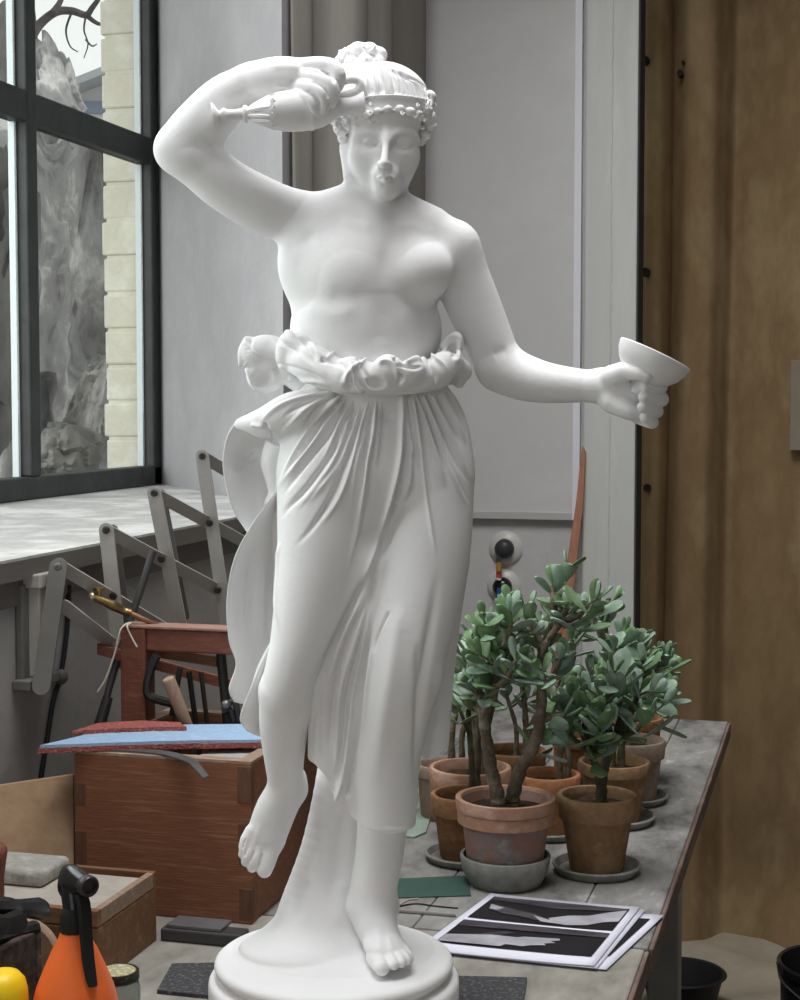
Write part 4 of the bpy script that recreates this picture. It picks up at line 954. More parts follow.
    if saucer:
        r_, hh, lab, deep = saucer
        bm = bmesh.new()
        if deep: P = [(0, 0), (r_ * .74, 0), (r_ * .8, .003), (r_ * .95, hh * .5), (r_, hh - .002), (r_ - .001, hh), (r_ - .005, hh), (r_ * .9, hh * .5), (r_ * .82, z_off - .0005), (0, z_off - .001)]
        else: P = [(0, 0), (r_ * .84, 0), (r_ * .9, .002), (r_, hh - .002), (r_ - .001, hh), (r_ - .004, hh), (r_ * .86, z_off - .0005), (0, z_off - .0005)]
        add_lathe(bm, P, 56); so = bobj('plant_saucer', bm, M_SAUC, None, True); so.location = (loc.x, loc.y, TZ)
        tag(so, lab, 'saucer', 'grey plant saucers on the work table')
    return t
# front large pot: two thick trunks
pot_plant('largest jade plant with two thick trunks in a lime-stained pot with a double rim', 505.5, 2.414, .0765, .054, .122, 'double', C_PINK,
    [(.0125, 1, True, (498, 798, 0), (491, 768, .0), (486, 735, -.01), (481, 702, -.02), (476, 682, -.03)), (.012, 2, True, (513, 795, .01), (521, 768, .0), (534, 745, -.02), (541, 710, -.03), (541, 668, -.03), (542, 640, -.03)),
     (.007, 2, False, (484, 715, -.02), (492, 690, -.04), (500, 668, -.05)), (.006, 1, False, (481, 700, -.02), (470, 672, .0), (468, 652, .0)), (.006, 2, False, (479, 690, -.03), (487, 660, -.04), (490, 632, -.04)),
     (.006, 1, False, (500, 668, -.05), (508, 645, -.05), (511, 612, -.05)), (.006, 1, False, (490, 690, -.04), (506, 680, -.07), (516, 660, -.08)), (.0075, 2, False, (541, 660, -.03), (549, 640, -.04), (560, 622, -.04), (567, 608, -.04)),
     (.006, 1, False, (542, 645, -.03), (532, 625, -.03), (527, 612, -.03)), (.006, 2, False, (556, 628, -.04), (553, 600, -.03), (552, 584, -.02)), (.006, 1, False, (560, 622, -.04), (574, 618, -.05), (584, 612, -.05)), (.005, 1, False, (541, 690, -.03), (552, 678, -.05), (560, 660, -.06)), (.005, 0, False, (484, 720, -.02), (474, 700, .02), (466, 690, .03))], 11,
    (.0695, .046, 'deep grey bowl-shaped saucer under the largest lime-stained pot', True), .012, None, .05, C_LIME)
pot_plant('jade plant with a forked slim stem in the front right tan pot', 597, 2.472, .063, .04, .119, 'collar', C_TAN,
    [(.008, 1, True, (600, 785, 0), (594, 762, -.01), (588, 744, -.03), (583, 726, -.05)), (.009, 1, True, (602, 783, 0), (606, 762, .0), (614, 742, -.01), (620, 718, -.02)), (.006, 2, False, (614, 742, -.01), (604, 716, -.04), (601, 696, -.05)), (.006, 2, False, (618, 730, -.02), (632, 708, -.03), (640, 690, -.02)),
     (.006, 2, False, (588, 744, -.03), (576, 720, -.04), (572, 700, -.04)), (.005, 1, False, (590, 752, -.02), (575, 740, -.06), (566, 728, -.07)), (.005, 1, False, (616, 735, -.02), (634, 732, -.06), (645, 718, -.07)), (.005, 1, False, (603, 710, -.05), (612, 690, -.06), (622, 678, -.05)), (.005, 0, False, (594, 757, -.02), (600, 735, -.07), (600, 722, -.1))], 12,
    (.0695, .0155, 'flat grey saucer under the front right tan pot', False), .005, M_STEMG, .055, None, 4)
pot_plant('thin jade plant in the small brown pot left of the largest pot', 467, 2.54, .06, .041, .104, 'collar', C_BR,
    [(.006, 1, True, (472, 770, 0), (470, 740, 0), (468, 705, 0), (466, 690, 0)), (.005, 2, True, (478, 770, .02), (480, 730, .02), (476, 690, .02), (472, 660, .02)), (.004, 1, False, (470, 735, 0), (462, 715, -.02), (458, 705, -.02))], 13,
    (.068, .014, 'flat grey saucer under the small brown pot', False), .005, M_STEMG, .045)
pot_plant('jade plant in the wide pot directly behind the small brown pot', 470, 2.672, .07, .048, .122, 'collar', C_PINK,
    [(.008, 2, True, (476, 740, 0), (474, 710, 0), (466, 670, 0), (464, 645, 0)), (.007, 2, True, (484, 740, .02), (494, 700, .02), (502, 660, .0), (506, 630, .0)), (.006, 1, False, (466, 680, 0), (476, 650, .03), (480, 628, .03))], 14, None, 0, M_STEM, .048)
pot_plant('dusty grey pot with a jade plant close behind the statue leg', 448, 2.81, .06, .046, .097, 'plain', C_GREY,
    [(.007, 1, True, (452, 730, 0), (460, 700, 0), (470, 660, .02)), (.006, 1, True, (463, 730, 0), (480, 700, 0), (488, 670, .02))], 15, None, 0, M_STEM, .045)
pot_plant('jade plant in the brown pot just behind the largest pot', 512, 2.815, .061, .045, .12, 'collar', C_BR,
    [(.007, 1, True, (526, 730, 0), (524, 700, 0), (520, 670, 0)), (.006, 1, True, (530, 728, 0), (548, 700, 0), (560, 680, 0)), (.005, 1, True, (516, 728, 0), (508, 700, 0), (506, 690, 0))], 16, None, 0, M_STEM, .045)
pot_plant('jade plant in the orange pot between the two front pots', 548, 2.695, .056, .04, .10, 'collar', C_OR,
    [(.006, 1, True, (560, 755, 0), (562, 730, 0), (566, 700, 0)), (.006, 1, True, (568, 755, 0), (560, 720, .02), (552, 700, .02))], 17,
    (.068, .014, 'grey saucer half hidden between the two front pots', False), .005, M_STEMG, .045)
pot_plant('jade plant in the ribbed tan pot behind the front right pot', 614, 2.772, .064, .043, .104, 'plain', C_TAN,
    [(.007, 1, True, (612, 745, 0), (610, 715, 0), (604, 680, 0)), (.007, 2, True, (622, 745, 0), (632, 710, 0), (642, 680, 0), (648, 662, 0)), (.006, 1, False, (632, 710, 0), (650, 698, -.02), (660, 690, -.03)), (.006, 1, False, (606, 690, 0), (612, 664, 0), (616, 648, 0))], 18,
    (.072, .015, 'grey saucer under the ribbed tan pot', False), .005, M_STEMG, .05)
pot_plant('jade plant in the dusty pot third along the right side', 630, 2.925, .065, .046, .11, 'collar', C_GREY,
    [(.007, 2, True, (618, 720, 0), (612, 680, 0), (606, 650, 0), (602, 625, 0)), (.007, 1, True, (628, 720, 0), (640, 690, 0), (652, 660, 0)), (.005, 1, False, (640, 690, 0), (658, 676, 0), (668, 662, 0)), (.005, 1, False, (608, 655, 0), (596, 625, 0), (590, 605, 0)), (.005, 1, False, (645, 675, 0), (640, 655, 0), (640, 645, 0))], 19,
    (.07, .014, 'pale saucer under the dusty pot on the right', False), .005, M_STEM, .05)
pot_plant('jade plant in the farthest orange pot at the right', 632, 3.085, .06, .044, .125, 'plain', C_OR,
    [(.006, 2, True, (628, 700, 0), (632, 670, 0), (640, 640, 0)), (.006, 1, True, (640, 700, 0), (654, 675, 0), (664, 655, 0)), (.006, 1, True, (622, 700, 0), (612, 660, 0), (606, 630, 0), (602, 612, 0))], 20, None, 0, M_STEM, .05)
pot_plant('jade plant in the slim orange pot deep between the rows', 575, 2.90, .045, .034, .13, 'plain', C_OR,
    [(.006, 1, True, (568, 715, 0), (570, 680, 0), (574, 655, 0), (572, 640, 0)), (.005, 1, True, (572, 715, 0), (582, 690, 0), (592, 670, 0))], 21, None, 0, M_STEM, .045)
# broken leaf lying on the table
bm = bmesh.new(); p = on_t(404, 838)
add_poly_prism(bm, [Vector(on_t(u, v)) for u, v in ((402, 838), (410, 828), (419, 812), (427, 800), (431, 818), (426, 834), (414, 839))], (0, 0, .004))
tag(bobj('cloth_scrap', bm, mat('grey_green_scrap', L(150, 164, 152), .7, var=L(128, 146, 132), scale=30), None, bevel=.001), 'pale grey-green scrap lying between the statue leg and the brown pot', 'scrap')

# ------------------------------------------------------------------ PAPERS, CARD, PENS, MATS
M_PAPER = mat('white_paper', L(226, 226, 240), 0.5, 0.3); M_INK = mat('black_print', L(34, 32, 36), 0.35, 0.4)
M_INK2 = mat('grey_print', L(92, 88, 96), 0.35, 0.4, var=L(46, 44, 50), scale=18, stretch=(1, 4, 1)); M_INK3 = mat('pale_print', L(190, 188, 196), 0.35, 0.4, var=L(140, 138, 146), scale=16)
def bil(c, s, t): return c[0].lerp(c[1], s).lerp(c[3].lerp(c[2], s), t)     # TL, TR, BR, BL
def paper(label, quad, z, curl=0.006, pics=()):
    c = [on_t(*q_) for q_ in quad]; o3 = c[0].copy(); o3.z = TZ
    def P(s, t, dz=0.0):
        p = bil(c, s, t); p.z = TZ + z + dz + curl * (abs(s - .45) * 1.6) ** 3 + curl * .5 * max(0, .3 - t) ; return p - o3
    def patch(poly_or_rect, dz, m, name, parent, n=14):
        bm = bmesh.new()
        if len(poly_or_rect) == 4 and not isinstance(poly_or_rect[0], tuple):
            s0, t0, s1, t1 = poly_or_rect
            g = [[bm.verts.new(P(s0 + (s1 - s0) * i / n, t0 + (t1 - t0) * j / 6, dz)) for j in range(7)] for i in range(n + 1)]
            for i in range(n):
                for j in range(6): bm.faces.new((g[i][j], g[i + 1][j], g[i + 1][j + 1], g[i][j + 1]))
        else: bm.faces.new([bm.verts.new(P(s, t, dz)) for s, t in poly_or_rect])
        return bobj(name, bm, m, parent, True)
    o = patch((0, 0, 1, 1), 0, M_PAPER, 'photo_print', None); o.location = o3
    md = o.modifiers.new('paper_thickness', 'SOLIDIFY'); md.thickness = .0008; md.offset = 0
    tag(o, label, 'printed sheet', 'printed photographs by the table edge')
    for rect, m, polys in pics:
        pc = patch(rect, .0014, m, 'picture', o)
        for k, (pl, m2) in enumerate(polys): patch(pl, .002 + .0003 * k, m2, 'picture_shape', pc)
    return o
Q1 = ((491, 898), (640, 912.5), (594, 971.5), (417, 953.5))
paper('lowest printed sheet whose corner sticks out towards the table edge', ((515, 904), (664, 917.5), (606, 972), (440, 950)), .0016, .002, [((.5, .1, .945, .8), M_INK, [])])
paper('middle printed sheet showing only a thin white margin', ((496, 899.5), (645.5, 913.2), (597, 972), (423, 953)), .0036, .002)
paper('uppermost printed sheet with two dark photographs of arms and hands', Q1, .0058, .0025,
      [((.05, .06, .95, .45), M_INK, [([(.06, .07), (.94, .07), (.94, .12), (.5, .17), (.06, .12)], M_INK2), ([(.52, .34), (.62, .27), (.74, .24), (.84, .16), (.945, .1), (.945, .3), (.86, .33), (.78, .4), (.66, .43), (.56, .41)], M_INK3), ([(.08, .2), (.18, .22), (.3, .27), (.42, .3), (.52, .36), (.46, .4), (.34, .36), (.22, .34), (.12, .28)], M_INK2), ([(.1, .21), (.2, .25), (.17, .3), (.12, .29)], M_INK3), ([(.42, .33), (.54, .38), (.6, .43), (.5, .42)], M_INK3)]),
       ((.05, .5, .95, .88), M_INK, [([(.05, .5), (.95, .5), (.95, .58), (.05, .6)], M_INK2), ([(.2, .72), (.36, .62), (.42, .63), (.3, .74)], M_INK2), ([(.06, .76), (.3, .7), (.46, .7), (.5, .68), (.7, .66), (.71, .69), (.66, .71), (.7, .73), (.64, .755), (.66, .78), (.58, .8), (.54, .83), (.44, .82), (.42, .86), (.06, .87)], M_INK3)])])
bm = bmesh.new(); add_poly_prism(bm, [on_t(*p_) for p_ in ((392, 880), (468, 876.5), (471, 896.5), (388, 899))], (0, 0, .002))
tag(bobj('green_card', bm, mat('dark_green_card', L(66, 92, 84), .6, var=L(58, 82, 74), scale=20), None), 'dark green card lying in front of the deep grey saucer', 'card')
def rod(name, label, cat, pts, r, m, z=None, group=None):
    bm = bmesh.new(); pp = [on_t(*p_) + Vector((0, 0, r if z is None else z)) for p_ in pts]
    add_tube(bm, [Vector(x) for x in catmull([np.array(p_) for p_ in pp], 5)], r, 8); return tag(bobj(name, bm, m, None, True), label, cat, group)
rod('metal_rod', 'thin shiny metal rod on the table behind the plinth', 'rod', [(392, 912), (456, 917)], .0028, mat('bright_steel', L(170, 166, 168), .3, .5, .8))
rod('wire', 'dark twisted wire lying behind the metal rod', 'wire', [(396, 908), (415, 904.5), (436, 907), (458, 909)], .0012, M_INK)
rod('twig', 'pale dry twig lying beside the green card', 'twig', [(399, 906), (408, 901), (418, 899.5)], .0014, mat('dry_twig', L(176, 160, 150), .8))
M_FELT = mat('speckled_felt', L(82, 82, 84), 0.95, 0.05, var=(L(70, 70, 72), L(112, 112, 114)), scale=160, detail=4, lo=.35, hi=.65, bump=.4, bscale=200)
for lab, qd in (('dark speckled felt mat at the left of the plinth', ((172, 967), (226, 966), (216, 1000), (157, 994))), ('dark speckled felt mat at the right of the plinth', ((440, 979), (527, 981), (520, 1030), (430, 1028)))):
    bm = bmesh.new(); add_poly_prism(bm, [on_t(*p_) for p_ in qd], (0, 0, .005)); tag(bobj('felt_mat', bm, M_FELT, None, bevel=.001), lab, 'mat', 'felt mats by the plinth')
# ------------------------------------------------------------------ LEFT SIDE: CHEST, TOOLS, BOTTLES
def wood(name, a, b, c, st=(1, 8, 8), sc=7, rough=.6): return mat(name, a, rough, 0.3, var=(b, c), scale=sc, detail=9, lo=.3, hi=.7, stretch=st, bump=.15, bscale=30)
M_CHEST = wood('stained_chest_wood', L(142, 96, 70), L(122, 80, 58), L(154, 110, 82), (1.2, 6, 22), 9)
M_CHESTD = wood('dark_joint_wood', L(112, 82, 66), L(98, 68, 54), L(126, 92, 76), (6, 6, 1), 8)
M_RIM = wood('worn_rim_wood', L(166, 146, 128), L(140, 116, 98), L(176, 160, 144), (3, 8, 8), 9)
M_RED = wood('red_brown_wood', L(134, 86, 70), L(116, 72, 58), L(146, 100, 84), (2, 6, 6), 8)
M_REDTOP = wood('dusty_red_wood', L(166, 132, 118), L(146, 112, 98), L(176, 146, 132), (2, 6, 6), 8)
M_PALE = wood('pale_handle_wood', L(178, 152, 128), L(160, 134, 110), L(188, 164, 142), (8, 8, 2), 8)
M_BOXW = wood('small_box_wood', L(132, 98, 72), L(116, 84, 60), L(146, 112, 86), (1, 6, 6), 7)
M_LID = mat('dusty_lid', L(178, 172, 164), .8, .15, var=(L(164, 157, 148), L(186, 181, 174)), scale=14, bump=.1)
M_IRON = mat('dark_iron', L(52, 51, 52), .5, .4, .5, var=L(72, 70, 68), scale=30, bump=.15)
M_GREYP = mat('grey_arm_paint', L(178, 175, 170), .5, .3, var=(L(168, 165, 160), L(184, 181, 176)), scale=8, bump=.05)
M_DGREY = mat('dark_bracket_paint', L(112, 110, 106), .5, .35, var=L(100, 98, 94), scale=9, bump=.08)
M_BRASS = mat('aged_brass', L(168, 142, 92), .35, .5, .9, var=L(98, 76, 52), scale=40)
M_STEEL2 = mat('worn_steel', L(128, 128, 128), .4, .5, .7, var=L(98, 98, 100), scale=14)
M_BLACK = mat('black_plastic', L(30, 31, 33), .22, .6); M_BLACKR = mat('black_rubber', L(30, 30, 31), .6, .3)
def tubeo(name, pts, r, m, par=None, seg=10, n=5):
    bm = bmesh.new(); p = catmull([np.array(q_) for q_ in pts], n) if len(pts) > 2 else [np.array(q_) for q_ in pts]
    rr = r if not hasattr(r, '__len__') else list(np.interp(np.linspace(0, 1, len(p)), np.linspace(0, 1, len(r)), r))
    add_tube(bm, [Vector(q_) for q_ in p], rr, seg); return bobj(name, bm, m, par, True)
D = lambda u, v, d: Vector(at_d(u, v, d))
# ---- chest
A = on_t(252, 925); YF = A.y; CX1 = A.x; CX0 = at_y(75, 840, YF)[0]; CZ = at_y(252, 762, YF)[2]; CD = .34; tk = .021
ch = thing('wooden_chest', 'big open red-brown wooden chest with dark corner joints behind the statue foot', 'chest', ((CX0 + CX1) / 2, YF + CD / 2, TZ)); co = Vector(ch.location)
def cbox(name, lo, hi, m, par, org, bevel=.002):
    bm = bmesh.new(); add_box(bm, Vector(lo) - org, Vector(hi) - org); return bobj(name, bm, m, par, bevel=bevel)
cbox('front_panel', (CX0, YF, TZ), (CX1, YF + tk, CZ - .004), M_CHEST, ch, co); cbox('back_panel', (CX0, YF + CD - tk, TZ), (CX1, YF + CD, CZ - .004), M_CHEST, ch, co)
cbox('side_panel', (CX0 + .0006, YF + tk, TZ), (CX0 + tk, YF + CD - tk, CZ - .004), M_CHEST, ch, co); cbox('side_panel', (CX1 - tk, YF + tk, TZ), (CX1 - .0006, YF + CD - tk, CZ - .004), M_CHEST, ch, co)
cbox('bottom', (CX0 + tk, YF + tk, TZ + .002), (CX1 - tk, YF + CD - tk, TZ + .016), M_CHESTD, ch, co)
bm = bmesh.new()
for lo, hi in (((CX0, YF), (CX1, YF + tk)), ((CX0, YF + CD - tk), (CX1, YF + CD)), ((CX0, YF + tk), (CX0 + tk, YF + CD - tk)), ((CX1 - tk, YF + tk), (CX1, YF + CD - tk))):
    add_box(bm, Vector((*lo, CZ - .004)) - co, Vector((*hi, CZ)) - co)
bobj('rim', bm, M_RIM, ch)
for x0, x1, za, zb_ in ((CX0 - .0006, CX0 + .019, .66, .80), (CX0 - .0006, CX0 + .019, .27, .50), (CX0 - .0006, CX0 + .02, .05, .16), (CX1 - .021, CX1 + .0006, .74, .97), (CX1 - .02, CX1 + .0006, .36, .62), (CX1 - .019, CX1 + .0006, .03, .22)):
    H_ = CZ - TZ; cbox('corner_joint', (x0, YF - .0008, TZ + H_ * za), (x1, YF + .012, TZ + H_ * zb_), M_CHESTD, ch, co, .0012)
# ---- blue felt with red pile lying across the chest
zf = CZ + .001
def plate(bm, poly, z0, z1): add_poly_prism(bm, [Vector((p[0], p[1], z0)) for p in poly], (0, 0, z1 - z0))
fq = [at_z(u, v, zf + .008) for u, v in ((40, 748), (120, 745), (190, 743), (290, 742), (296, 726), (190, 727), (118, 729.5))]
fo_ = Vector((fq[2][0], fq[2][1], zf)); ft = thing('felt_pad', 'pale blue felt pad with red pile underneath lying across the chest', 'felt pad', fo_)
def wob(p, z): return Vector((p[0], p[1], z)) - fo_
bm = bmesh.new(); add_poly_prism(bm, [wob(p, zf + .0075) for p in fq], (0, 0, .0045)); bobj('blue_felt', bm, mat('blue_felt', L(156, 182, 208), .95, .05, var=(L(148, 174, 202), L(164, 190, 214)), scale=60, bump=.3, bscale=300), ft, bevel=.0015)
random.seed(12); cen_ = sum((Vector(p) for p in fq), Vector()) / len(fq); rp = []
for i in range(len(fq)):
    a, b = Vector(fq[i]), Vector(fq[(i + 1) % len(fq)])
    for k in range(22):
        p = a.lerp(b, k / 22); d_ = (p - cen_); d_.z = 0; p += d_.normalized() * random.uniform(.0005, .0055); rp.append(p)
M_PILE = mat('red_pile', L(186, 116, 108), .95, .05, var=(L(162, 90, 86), L(204, 146, 136)), scale=160, bump=.8, bscale=300)
bm = bmesh.new(); add_poly_prism(bm, [wob(p, zf + .0002) for p in rp], (0, 0, .0075)); bobj('red_pile', bm, M_PILE, ft)
bm = bmesh.new(); V_ = [at_z(u, v, zf + .014) for u, v in ((72, 734), (110, 731.5), (150, 730), (186, 729.5), (180, 725), (140, 723), (98, 726))]
rp2 = []
for i in range(len(V_)):
    a, b = Vector(V_[i]), Vector(V_[(i + 1) % len(V_)])
    for k in range(9): rp2.append(a.lerp(b, k / 9) + Vector((random.uniform(-.002, .002), random.uniform(-.002, .002), 0)))
add_poly_prism(bm, [wob(p, zf + .0122) for p in rp2], (0, 0, .006)); bobj('folded_pile', bm, M_PILE, ft)
# curved scraper on the front rim
bm = bmesh.new(); pc = catmull([np.array(at_z(u, v, CZ + .003)) for u, v in ((106, 748.5), (140, 750), (168, 753), (190, 760), (206, 768))], 6); g = []
for k, p in enumerate(pc):
    w_ = .006 + .004 * math.sin(k / (len(pc) - 1) * 3.14); n_ = np.array([.3, .95, 0])
    z_ = CZ + .0008 - (.012 * max(0, k / (len(pc) - 1) - .78) / .22 if k > 0 else 0)
    g.append([bm.verts.new(Vector((*(p[:2] + n_[:2] * s_ * w_), z_ + dz))) for s_, dz in ((-1, 0), (1, 0), (1, .0022), (-1, .0022))])
for a, b in zip(g[:-1], g[1:]):
    for k in range(4): bm.faces.new((a[k], a[(k + 1) % 4], b[(k + 1) % 4], b[k]))
bm.faces.new(g[0]); bm.faces.new(g[-1]); tag(bobj('scraper', bm, M_STEEL2), 'curved dark grey steel scraper resting on the front rim of the chest', 'scraper')
bm = bmesh.new(); q4 = [at_z(u, v, CZ - .012) for u, v in ((222, 772), (262, 772), (270, 748), (248, 750))]
q4 = [(CX1 - .105, YF + .03), (CX1 - .03, YF + .03), (CX1 - .03, YF + .11), (CX1 - .085, YF + .10)]
add_poly_prism(bm, [Vector((x, y, TZ + .017)) for x, y in q4], (0, 0, CZ - TZ - .024)); tag(bobj('plaster_offcut', bm, mat('grey_offcut', L(172, 170, 168), .8, var=L(150, 148, 146), scale=12, bump=.2), bevel=.004), 'pale grey block standing inside the right end of the chest', 'block')
# ---- tools standing in the chest
def tool(name, label, cat, top, bot, r, m, grp=None):
    """leaning rod from a visible top to a foot on the chest bottom"""
    o = tubeo(name, [Vector(bot), Vector(top)], r, m); return tag(o, label, cat, grp)
zb0 = TZ + .0165
inn = lambda u, d: (lambda p: Vector((min(max(p[0], CX0 + .04), CX1 - .035), min(max(p[1], YF + .04), YF + CD - .035), zb0 + .008)))(at_d(u, 800, d))
hm = thing('chisel', 'pale round wooden tool handle sticking up from the chest', 'chisel', inn(196, 2.45)); ho = Vector(hm.location)
t1, t0 = D(168, 678, 2.43) - ho, D(192, 738, 2.45) - ho
tubeo('handle', [t0, t0.lerp(t1, .5), t0.lerp(t1, .94), t1], [.0085, .0105, .0105, .007], M_PALE, hm); tubeo('blade', [Vector((0, 0, 0)), t0], .004, M_STEEL2, hm)
cl = thing('iron_clamp', 'black angular iron clamp sticking up behind the pale tool handle', 'clamp', inn(180, 2.5)); k0 = Vector(cl.location)
tubeo('frame', [D(157, 655, 2.49) - k0, D(150, 672, 2.49) - k0, D(147, 692, 2.49) - k0, D(156, 699, 2.49) - k0, D(176, 704, 2.5) - k0], .0075, M_IRON, cl, 8, 3)
tubeo('shank', [D(176, 704, 2.5) - k0, Vector((0, 0, 0))], .006, M_IRON, cl, 8); tubeo('screw', [D(172, 715, 2.5) - k0, D(180, 668, 2.49) - k0], .005, M_IRON, cl, 8)
tool('iron_rod', 'thick dark iron rod standing in the chest close to the flying cloth', 'rod', D(220, 645, 2.5), inn(240, 2.5), .008, M_IRON)
tool('iron_rod', 'thin dark rod standing in the chest right of the pale handle', 'rod', D(189, 672, 2.52), inn(212, 2.52), .0045, M_IRON)
tool('iron_rod', 'thin rod with brown tint standing second right of the pale handle', 'rod', D(201, 672, 2.54), inn(222, 2.53), .004, mat('brown_iron', L(84, 68, 58), .5, .4, .4))
pl_ = thing('pliers', 'bright-jointed pliers leaning in the chest beside the thick iron rod', 'pliers', inn(246, 2.44)); k0 = Vector(pl_.location)
tubeo('handle', [Vector((0, 0, .0)), D(238, 715, 2.44) - k0, D(226, 704, 2.44) - k0], .005, M_IRON, pl_); tubeo('handle', [Vector((.014, 0, .0)), D(234, 722, 2.44) - k0, D(222, 712, 2.44) - k0], .005, M_IRON, pl_)
bm = bmesh.new(); bmesh.ops.create_uvsphere(bm, u_segments=12, v_segments=8, radius=.008, matrix=Matrix.Translation(D(226, 705, 2.435) - k0)); bobj('joint', bm, M_STEEL2, pl_, True)
# ---- trestle straddling the chest
zr1 = D(132, 627, 2.5).z; zr0 = D(132, 651, 2.5).z; yt = D(132, 640, 2.5).y
xa0, xa1 = at_y(120, 660, yt)[0], at_y(145, 660, yt)[0]; xb0, xb1 = CX1 + .03, CX1 + .065
trs = thing('wooden_trestle', 'red-brown wooden trestle whose post and top rail rise behind the chest', 'trestle', ((xa0 + xb1) / 2, yt, TZ)); to = Vector(trs.location)
cbox('leg', (xa0, yt, TZ), (xa1, yt + .04, zr1 - .002), M_RED, trs, to, .003); cbox('leg', (xb0, yt, TZ), (xb1, yt + .04, zr1 - .002), M_RED, trs, to, .003)
cbox('rail', (xa1, yt + .004, zr0), (xb0, yt + .036, zr1 - .002), M_RED, trs, to, .003); cbox('rail_top', (xa0, yt - .001, zr1 - .002), (xb1, yt + .041, zr1 + .003), M_REDTOP, trs, to, .0015)
# laths lying over the chest's back rim
def lath(label, a, b, d0, d1, th, m, name='wooden_lath'):
    p, q_ = D(*a, d0), D(*b, d1); ax = (q_ - p).normalized(); n_ = Vector(Fv) - ax * ax.dot(Vector(Fv)); n_.normalize(); up_ = n_.cross(ax) * -1
    bm = bmesh.new(); c_ = [p, p - Vector((0, 0, th))]
    vs = [p, q_, q_ - Vector((0, 0, th)), p - Vector((0, 0, th))]; add_poly_prism(bm, vs, n_ * .012)
    return tag(bobj(name, bm, m, bevel=.0015), label, 'lath')
lath('long reddish lath slanting down behind the trestle post', (97, 644), (250, 685), 2.545, 2.575, .017, M_RED)
lath('short brown board slanting under the trestle rail', (140, 645), (216, 657), 2.545, 2.5, .016, M_BOXW, 'board_offcut')
# ---- brass tool on the rail and its string
bt = thing('brass_torch', 'small old brass torch lying on the trestle rail', 'torch', D(150, 623, 2.52)); k0 = Vector(bt.location)
tubeo('body', [D(95, 597, 2.5) - k0, D(103, 601, 2.5) - k0, D(113, 605.5, 2.505) - k0, D(124, 611, 2.51) - k0, D(131, 613.5, 2.51) - k0], [.0072, .0062, .0085, .0066, .0078], M_BRASS, bt)
tubeo('pipe', [D(130, 613, 2.51) - k0, D(150, 622, 2.515) - k0, D(176, 632, 2.535) - k0], .0042, mat('copper_pipe', L(150, 112, 84), .4, .5, .8), bt)
bm = bmesh.new(); bmesh.ops.create_uvsphere(bm, u_segments=14, v_segments=10, radius=.0075, matrix=Matrix.Translation(D(92.5, 596.5, 2.5) - k0)); bobj('end_ball', bm, mat('pale_brass', L(206, 190, 150), .3, .5, .8), bt, True)
bm = bmesh.new(); add_lathe(bm, [(0, 0), (.004, 0), (.004, .008), (.009, .009), (.009, .014), (0, .015)], 14, Matrix.Translation(D(99, 596.5, 2.5) - k0)); bobj('valve_knob', bm, M_BRASS, bt, True)
st = tubeo('string', [D(137, 647, 2.485), D(131, 636, 2.485), D(127, 626, 2.486), D(131, 623, 2.5), D(126, 624, 2.49), D(120, 631, 2.48), D(115, 652, 2.48), D(106, 678, 2.48), D(97.5, 692, 2.48)], .0014, mat('white_string', L(206, 200, 188), .9), None, 6)
tag(st, 'white string looped over the trestle post and hanging down left', 'string')
# ---- leaning iron bar behind the trestle
ib = thing('iron_bar', 'long dark iron bar leaning up behind the trestle post', 'bar', Vector((*D(84, 780, 2.5)[:2], TZ + .004))); k0 = Vector(ib.location)
tubeo('bar', [Vector((0, 0, .004)), D(101, 720, 2.545) - k0, D(153, 551, 2.59) - k0], .0062, mat('grey_iron', L(84, 84, 84), .5, .4, .5), ib); tubeo('socket', [D(97.5, 733, 2.53) - k0, D(108, 697, 2.545) - k0], [.0105, .0085], M_IRON, ib)
# ---- scissor arm on the wall
def AD(u): return 2.405 + (u - 45) * .0024
def bar(name, a, b, par, off, w_=.0115, dd=0.0, m=None, holes=True):
    p, q_ = D(*a, AD(a[0]) + dd), D(*b, AD(b[0]) + dd); ax = (q_ - p).normalized(); f = Vector(Fv); s_ = ax.cross(f).normalized(); bm = bmesh.new()
    pts = [p + (s_ * math.cos(t) - ax * math.sin(t)) * w_ for t in np.linspace(0, math.pi, 9)] + [q_ + (-s_ * math.cos(t) + ax * math.sin(t)) * w_ for t in np.linspace(0, math.pi, 9)]
    add_poly_prism(bm, [x - off for x in pts], f * .007); return bobj(name, bm, m or M_GREYP, par, bevel=.0012)
sa = thing('scissor_arm', 'grey folding scissor arm fixed to the wall below the sill', 'scissor arm', D(45, 640, 2.41)); so_ = Vector(sa.location)
bar('arm_bar', (58, 567), (41, 686), sa, so_, .0135, -.018, M_DGREY)
for a, b in (((106, 530), (120, 662)), ((154, 493), (180, 626)), ((202, 456), (226, 622)), ((249, 419), (270, 560))): bar('arm_bar', a, b, sa, so_, .0115, -.016)
for a, b in (((60, 567), (166, 630)), ((62, 605), (120, 650)), ((107, 531), (218, 590)), ((155, 494), (262, 552)), ((203, 457), (275, 500))): bar('arm_bar', a, b, sa, so_, .0105, 0)
for a, b in (((112, 530), (128, 640)), ((160, 494), (184, 616))): bar('arm_bar', a, b, sa, so_, .009, .02, M_DGREY)
for u, v in ((58, 567), (106, 530), (113.5, 596), (154, 493), (161.5, 559), (202, 456), (209.5, 523), (218, 590), (249, 419), (258, 486)):
    bm = bmesh.new(); q_ = Matrix.Translation(D(u, v, AD(u) - .0165) - so_) @ Vector((0, 0, 1)).rotation_difference(-Vector(Fv)).to_matrix().to_4x4()
    add_lathe(bm, [(0, -.03), (.004, -.03), (.004, 0), (.0062, 0), (.0062, .002), (.0045, .0032), (.0028, .0032), (.0028, .0016), (0, .0016)], 16, q_); bobj('bolt', bm, M_STEEL2 if u < 60 else M_IRON, sa, True)
xw0 = XW + .001
